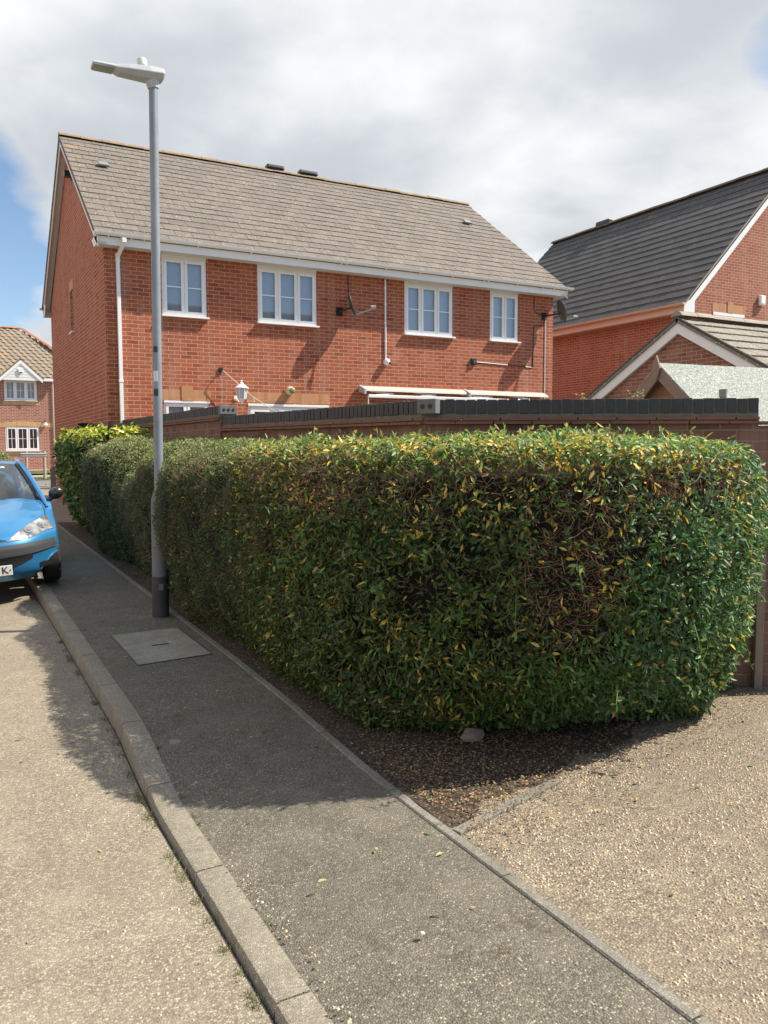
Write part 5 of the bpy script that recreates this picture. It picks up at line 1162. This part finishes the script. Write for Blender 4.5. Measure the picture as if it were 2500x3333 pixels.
# number plate with the letter that shows
pc=V((0,-.012,.325)); pl=MB(); pl.box(-.26,.26,-.026,-.008,.265,.375); pl=pl.build('number_plate',plain('plate_white',(.72,.72,.66),.4,var=.05),C_,local=True,bevel=.004)
def text(s,size,loc,rot,mat,name,parent,ext=.001,local=True):
    cu=bpy.data.curves.new(name,'FONT'); cu.body=s; cu.size=size; cu.extrude=ext; cu.align_x='CENTER'; cu.align_y='CENTER'; cu.offset=size*.012
    ob=bpy.data.objects.new('tmp',cu); SC.collection.objects.link(ob); dg=bpy.context.evaluated_depsgraph_get(); me=bpy.data.meshes.new_from_object(ob.evaluated_get(dg)); bpy.data.objects.remove(ob)
    o=bpy.data.objects.new(name,me); me.materials.clear(); me.materials.append(mat); SC.collection.objects.link(o); o.parent=parent; o.location=loc; o.rotation_euler=rot; return o
text('K',.105,(.185,-.0275,.32),(math.pi/2,0,0),BLACK,'plate_letter',pl)
MB().lathe((.240,-.0265,.322),[(0,.007),(.004,.007)],(0,-1,0),10).build('plate_screw',BLACK,pl,local=True)
st=MB(); c0=ws(.86,.58); e1=(ws(.86,.68)-ws(.86,.48)).normalized(); e2=(ws(.93,.58)-ws(.79,.58)).normalized(); nn=e1.cross(e2); nn=nn if nn.y<0 else -nn
st.prism([c0-e1*.055-e2*.022+nn*.004,c0+e1*.055-e2*.022+nn*.004,c0+e1*.055+e2*.022+nn*.004,c0-e1*.055+e2*.022+nn*.004],nn*.002); stk=st.build('windscreen_sticker',plain('sticker_mint',(.55,.72,.60),.5),WS,local=True)
m_=Matrix((e1,e2,nn)).transposed().to_euler() if nn.dot(e1.cross(e2))>0 else None
text('AA',.046,c0+nn*.0075,m_ or (1.2,0,0),BLACK,'sticker_letters',stk,ext=.0003)
wp=MB(); wp.tube([(.42,.985,.975),(.1,1.0,1.0),(-.25,1.02,1.03)],.009,6); wp.tube([(-.1,.99,.985),(-.4,1.05,1.0),(-.62,1.12,1.03)],.009,6); wp.build('wiper',BLACK,C_,local=True)
# mirrors
for sg in(-1,1):
    m2=MB(); c=V((sg*.915,1.22,1.02)); ns=12; nr=8; k0=0
    for i in range(ns+1):
        f=i/ns; xx=-.085+.17*f; r=math.sin(math.pi*min(1,max(0,.06+.90*f)))**.5
        for j in range(nr+4):
            a=2*math.pi*j/(nr+4); m2.v.append((c.x+sg*xx,c.y+math.cos(a)*.06*r,c.z+math.sin(a)*.078*r+.02*f))
    K=nr+4
    for i in range(ns):
        for j in range(K): m2.f.append((i*K+j,i*K+(j+1)%K,(i+1)*K+(j+1)%K,(i+1)*K+j))
    m2.f.append(tuple(range(K))); m2.f.append(tuple(range(ns*K,ns*K+K)))
    m2.tube([(sg*.76,1.20,.93),(sg*.86,1.21,.975)],[.035,.03],8); m2.build('mirror',plain('mirror_black',(.02,.02,.022),.3,coat=.5),C_,local=True,smooth=True)
# wheels
for sg in(-1,1):
    for yc in(.82,3.26):
        m2=MB(); m2.lathe((sg*.738,yc,.29),[(-.085,.19),(-.09,.26),(-.07,.287),(.0,.292),(.07,.287),(.09,.26),(.085,.19)],(sg,0,0),36); wh=m2.build('wheel',RUB,C_,local=True,smooth=True)
        MB().lathe((sg*.735,yc,.29),[(.0,.18),(.06,.185),(.075,.17),(.07,.05),(.08,.03)],(sg,0,0),24).build('rim',plain('wheel_trim',(.35,.36,.37),.4,.5),wh,local=True,smooth=True)
    MB().lathe((sg*.68,.82,.30),[(-.13,.33),(-.125,.335)],(1,0,0),24).build('wheel_arch_liner',BLACK,C_,local=True)
# cabin shapes
m2=MB(); m2.box(-.66,.66,1.1,1.5,.80,.97); m2.build('dashboard',plain('dash_grey',(.07,.07,.07),.8),C_,local=True,bevel=.03)
for x in(-.33,.33): MB().prism([(x-.24,2.2,.5),(x+.24,2.2,.5),(x+.22,2.3,1.02),(x+.10,2.32,1.08),(x+.12,2.34,1.26),(x-.12,2.34,1.26),(x-.10,2.32,1.08),(x-.22,2.3,1.02)],(0,.12,0)).build('seat',plain('seat_cloth',(.06,.065,.07),.9),C_,local=True,bevel=.06)
# ------------------------------------------------------------ across the junction: verge, road, house, rail, bollard
def band(name,y0,y1,dz,mat,kind='structure',x0=-20,x1=30):
    mb=MB(); N_x=10
    for y in(y0,y1):
        for i in range(N_x+1): x=x0+(x1-x0)*i/N_x; mb.v.append((x,y,G(x,y)+dz))
    for i in range(N_x): mb.f.append((i,i+1,N_x+2+i,N_x+1+i))
    o=mb.build(name,mat,fix=False); o['kind']=kind; return o
TAR=plain('side_tarmac',(.16,.155,.15),.9,var=.2,sc=3); FR=plain('cross_road_asphalt',(.27,.27,.27),.9,var=.1,sc=2)
band('path',30.2,34.5,-.02,TAR); band('kerb',30.3,30.8,.0,CONC); band('road',35.4,39.5,-.05,FR); band('kerb',39.5,39.8,.03,CONC); band('pavement',41.8,44,.02,plain('pink_paving',(.36,.29,.25),.9))
gm=plain('verge_grass_soil',(.13,.15,.05),.95,var=.4,sc=4,bump=.5)
for y0,y1 in((34.4,35.4),(39.8,41.8)): band('grass_verge',y0,y1,.01,gm)
Ps=[]
n=26000; P=np.stack([RNG.uniform(2.2,6.5,n),np.where(RNG.uniform(0,1,n)<.35,RNG.uniform(34.4,35.4,n),RNG.uniform(39.8,41.8,n)),np.zeros(n)],1); P[:,2]=.0222*np.maximum(0,.4793*P[:,0]+.8777*P[:,1]-6)+.01
vs,fs,cs=twigs(P,RNG.normal(0,.35,(n,3))+np.array([0,0,1]),RNG.uniform(.03,.09,n),np.full(n,.005),pick(n,[(.14,.20,.05),(.22,.25,.07),(.30,.28,.12)],[2,2,1])); o=npmesh('verge_grass',vs,fs,TWIG,None,cs); tag(o,'short grass on the verges across the junction','grass',kind='stuff')
F=thing('far_house','distant brick house with orange-lichened pantile roof and small gabled dormer','house',(2,48,.8))
FY=44; mb=MB(); wt=(2.91,4.39,4.20,5.19); wb=(2.90,4.44,1.73,2.92)
wall_holes(mb,-6,5.20,0,5.3,FY,[wt,wb],.08); mb.quad((5.20,FY,0),(5.20,FY+8,0),(5.20,FY+8,5.3),(5.20,FY,5.3)); mb.build('wall',BRICKF,F,fix=False)
pr=[(0,.0),(.25,.035),(.5,.03),(.75,.0),(1,-.004)]
def clipf(h): # hip on the right
    return (0,1-.175*h*1.0) if h<.0 else (0,min(1,1-max(0,(h-.55))*.24/.45*.62))
fr_=tiled_roof('roof',(-6,FY-.35,5.32),(5.45,FY-.35,5.32),(0,3.9,2.85),.33,.30,TILEF,F,profile=pr,clip=clipf,edge=lambda a,h:.9 if a<.80 else .15)
ridge('ridge_tiles',(-6,FY+3.55,8.2),(4.1,FY+3.55,8.2),RIDGEF,fr_,.13); ridge('ridge_tiles',(4.15,FY+3.45,8.15),(5.75,FY+1.2,6.72),RIDGEF,fr_,.13)
window(F,wt[0],wt[1],wt[2],wt[3],FY+.02,(.335,.665),bars=(.5,),vb=1,inner='pale',sill=True,fw=.08)
window(F,wb[0],wb[1],wb[2],wb[3],FY+.02,(.335,.665),bars=(.5,),vb=1,inner='curtain',sill=True,fw=.08)
lt=MB(); lt.box(2.85,4.5,FY-.01,FY+.03,3.99,4.15); lt.box(2.95,4.4,FY-.01,FY+.03,1.53,1.68); lt.box(-6,2.8,FY-.012,FY+.03,2.88,3.10); lt.box(4.6,5.19,FY-.012,FY+.03,2.88,3.10)
for i in range(12):
    a=2.8+1.8*i/12; b=2.8+1.8*(i+1)/12; h=lambda x:.09*(1-((x-3.7)/.9)**2); lt.prism([(a,FY-.013,2.88+h(a)*.6),(b,FY-.013,2.88+h(b)*.6),(b,FY-.013,3.10+h(b)),(a,FY-.013,3.10+h(a))],(0,.03,0))
lt.build('brick_band',SOLDY,F)
MB().box(-6,2.9,FY-.36,FY-.33,5.16,5.30).build('fascia',PVC,F); MB().box(4.40,5.3,FY-.36,FY-.33,5.16,5.30).build('fascia',PVC,F)
MB().box(2.92,4.38,FY+.0,FY+.02,2.92,2.985).build('window_head_trim',PVC,F)
D=MB(); D.prism([(2.80,FY-.385,5.16),(4.52,FY-.385,5.16),(3.66,FY-.385,6.04)],(0,.03,0)); D.build('dormer_cladding',PVCD,F)
sl_=MB()
for k in range(5): z=5.3+k*.13; w_=.72-k*.14; sl_.box(3.66-w_,3.66+w_,FY-.390,FY-.384,z,z+.012)
sl_.build('cladding_joints',plain('joint_grey',(.42,.42,.4),.8),F)
bb=MB()
for sg in(-1,1):
    pa=V((3.66+sg*.98,FY-.42,5.22)); pb=V((3.66,FY-.42,6.14)); dd=V((0,0,-.17)); bb.prism([pa,pb,pb+dd,pa+dd],(0,.03,0))
bb.build('barge_board',PVC,F)
tiled_roof('dormer_roof',(2.63,FY+2.2,5.24),(2.63,FY-.40,5.24),(1.03,0,.97),.33,.3,TILEF,F); tiled_roof('dormer_roof',(4.69,FY-.40,5.24),(4.69,FY+2.2,5.24),(-1.03,0,.97),.33,.3,TILEF,F)
dpf=MB(); dpf.tube([(5.14,FY-.06,5.2),(5.16,FY-.06,.7)],.035,8); dpf.build('downpipe',PVC,F)
t=thing('alarm_box','small white alarm box on the dormer of the distant house','alarm box',(3.66,FY-.3,5.6)); MB().prism([(3.53,FY-.45,5.72),(3.79,FY-.45,5.72),(3.75,FY-.45,5.56),(3.66,FY-.45,5.52),(3.57,FY-.45,5.56)],(0,.05,0)).build('casing',PVC,t); MB().box(3.6,3.72,FY-.456,FY-.45,5.50,5.55).build('strobe',BLACK,t)
t=thing('wall_light','small silver wall light beside the lower window of the distant house','wall light',(4.73,FY,3.1)); MB().lathe((4.73,FY-.13,3.0),[(0,.11),(.06,.09),(.09,.05),(.13,.04)],n=12).build('shade',PVC,t,smooth=True); MB().tube([(4.73,FY-.13,3.12),(4.72,FY-.1,3.24),(4.7,FY,3.26)],.02,6).build('arm',DGREY,t)
for nm,xs_ in(('guard_rail',None),):
    t=thing('guard_rail','pale timber posts carrying a short steel crash rail across the junction','barrier',(3.3,34.5,.6))
    RW=plain('rail_timber',(.38,.34,.27),.9,var=.2,sc=12)
    for x,y in((3.0,34.75),(3.63,34.5)): MB().tube([(x,y,G(x,y)-.1),(x,y,1.70)],.06,10).build('post',RW,t,smooth=True)
    rm=plain('rail_steel',(.48,.5,.5),.4,.4)
    MB().prism([(2.78,34.42,1.47),(2.78,34.40,1.51),(2.78,34.44,1.54),(2.78,34.44,1.56),(2.78,34.40,1.59),(2.78,34.42,1.63),(2.78,34.45,1.63),(2.78,34.45,1.47)],(.93,-.06,0)).build('rail',rm,t)
t=thing('bollard','dark timber bollard with a pointed top at the path end','bollard',(3.25,28.6,.45))
m2=MB(); g_=G(3.25,28.6); m2.prism([(3.18,28.5,g_-.1),(3.33,28.5,g_-.1),(3.33,28.5,1.11),(3.255,28.5,1.19),(3.18,28.5,1.11)],(0,.14,0)); m2.build('post',plain('bollard_timber',(.035,.028,.03),.7),t)
t=thing('brick_pier','low brick pier almost hidden behind the laurel beyond the bollard','pier',(3.75,29.2,.5)); MB().box(3.50,3.95,29.0,29.4,.3,1.08).build('brickwork',BRICKF,t); MB().box(3.47,3.98,28.97,29.43,1.08,1.13).build('coping',CONC,t)
t=thing('shrub','thin reddish-green shrub behind the dark bollard','shrub',(3.5,28.9,.5)); n=900; P=np.stack([RNG.normal(3.50,.13,n),RNG.normal(28.85,.12,n),RNG.uniform(.5,1.42,n)],1); vs,fs,cs=leaves(P,RNG.normal(0,1,(n,3)),np.full(n,.07),.5,pick(n,[(.10,.12,.05),(.20,.10,.06),(.16,.18,.06)],[2,1,1])); npmesh('leaves',vs,fs,LEAFL,t,cs)
m2=MB()
for k in range(6): m2.tube([(3.5,28.85,.4),(3.5+random.uniform(-.12,.12),28.85,1.2)],.008,4)
m2.build('stems',TWIG if False else plain('shrub_stem',(.12,.08,.05),.9),t)
# small round bush seen over the car roof
t=thing('rounded_bush','small pale green bush peeping above the blue car roof','bush',(2.6,40.5,.8)); n=2500; P=RNG.normal(0,1,(n,3)); P/=np.linalg.norm(P,axis=1)[:,None]; N=P.copy(); P=P*np.array([.42,.4,.42])*RNG.uniform(.8,1.05,(n,1))+np.array([2.45,40.6,1.25]); vs,fs,cs=leaves(P,N,np.full(n,.07),.5,pick(n,[(.20,.27,.10),(.30,.33,.16),(.12,.18,.06)],[2,1,1]),out=.6); npmesh('foliage',vs,fs,LEAFL,t,cs)
m2=MB(); m2.lathe((2.45,40.6,.75),[(0,.2),(.3,.34),(.6,.33),(.8,.15)],n=12); m2.build('bush_core',CORE,t,smooth=True)
SC.cycles.max_bounces=6; SC.cycles.transparent_max_bounces=12
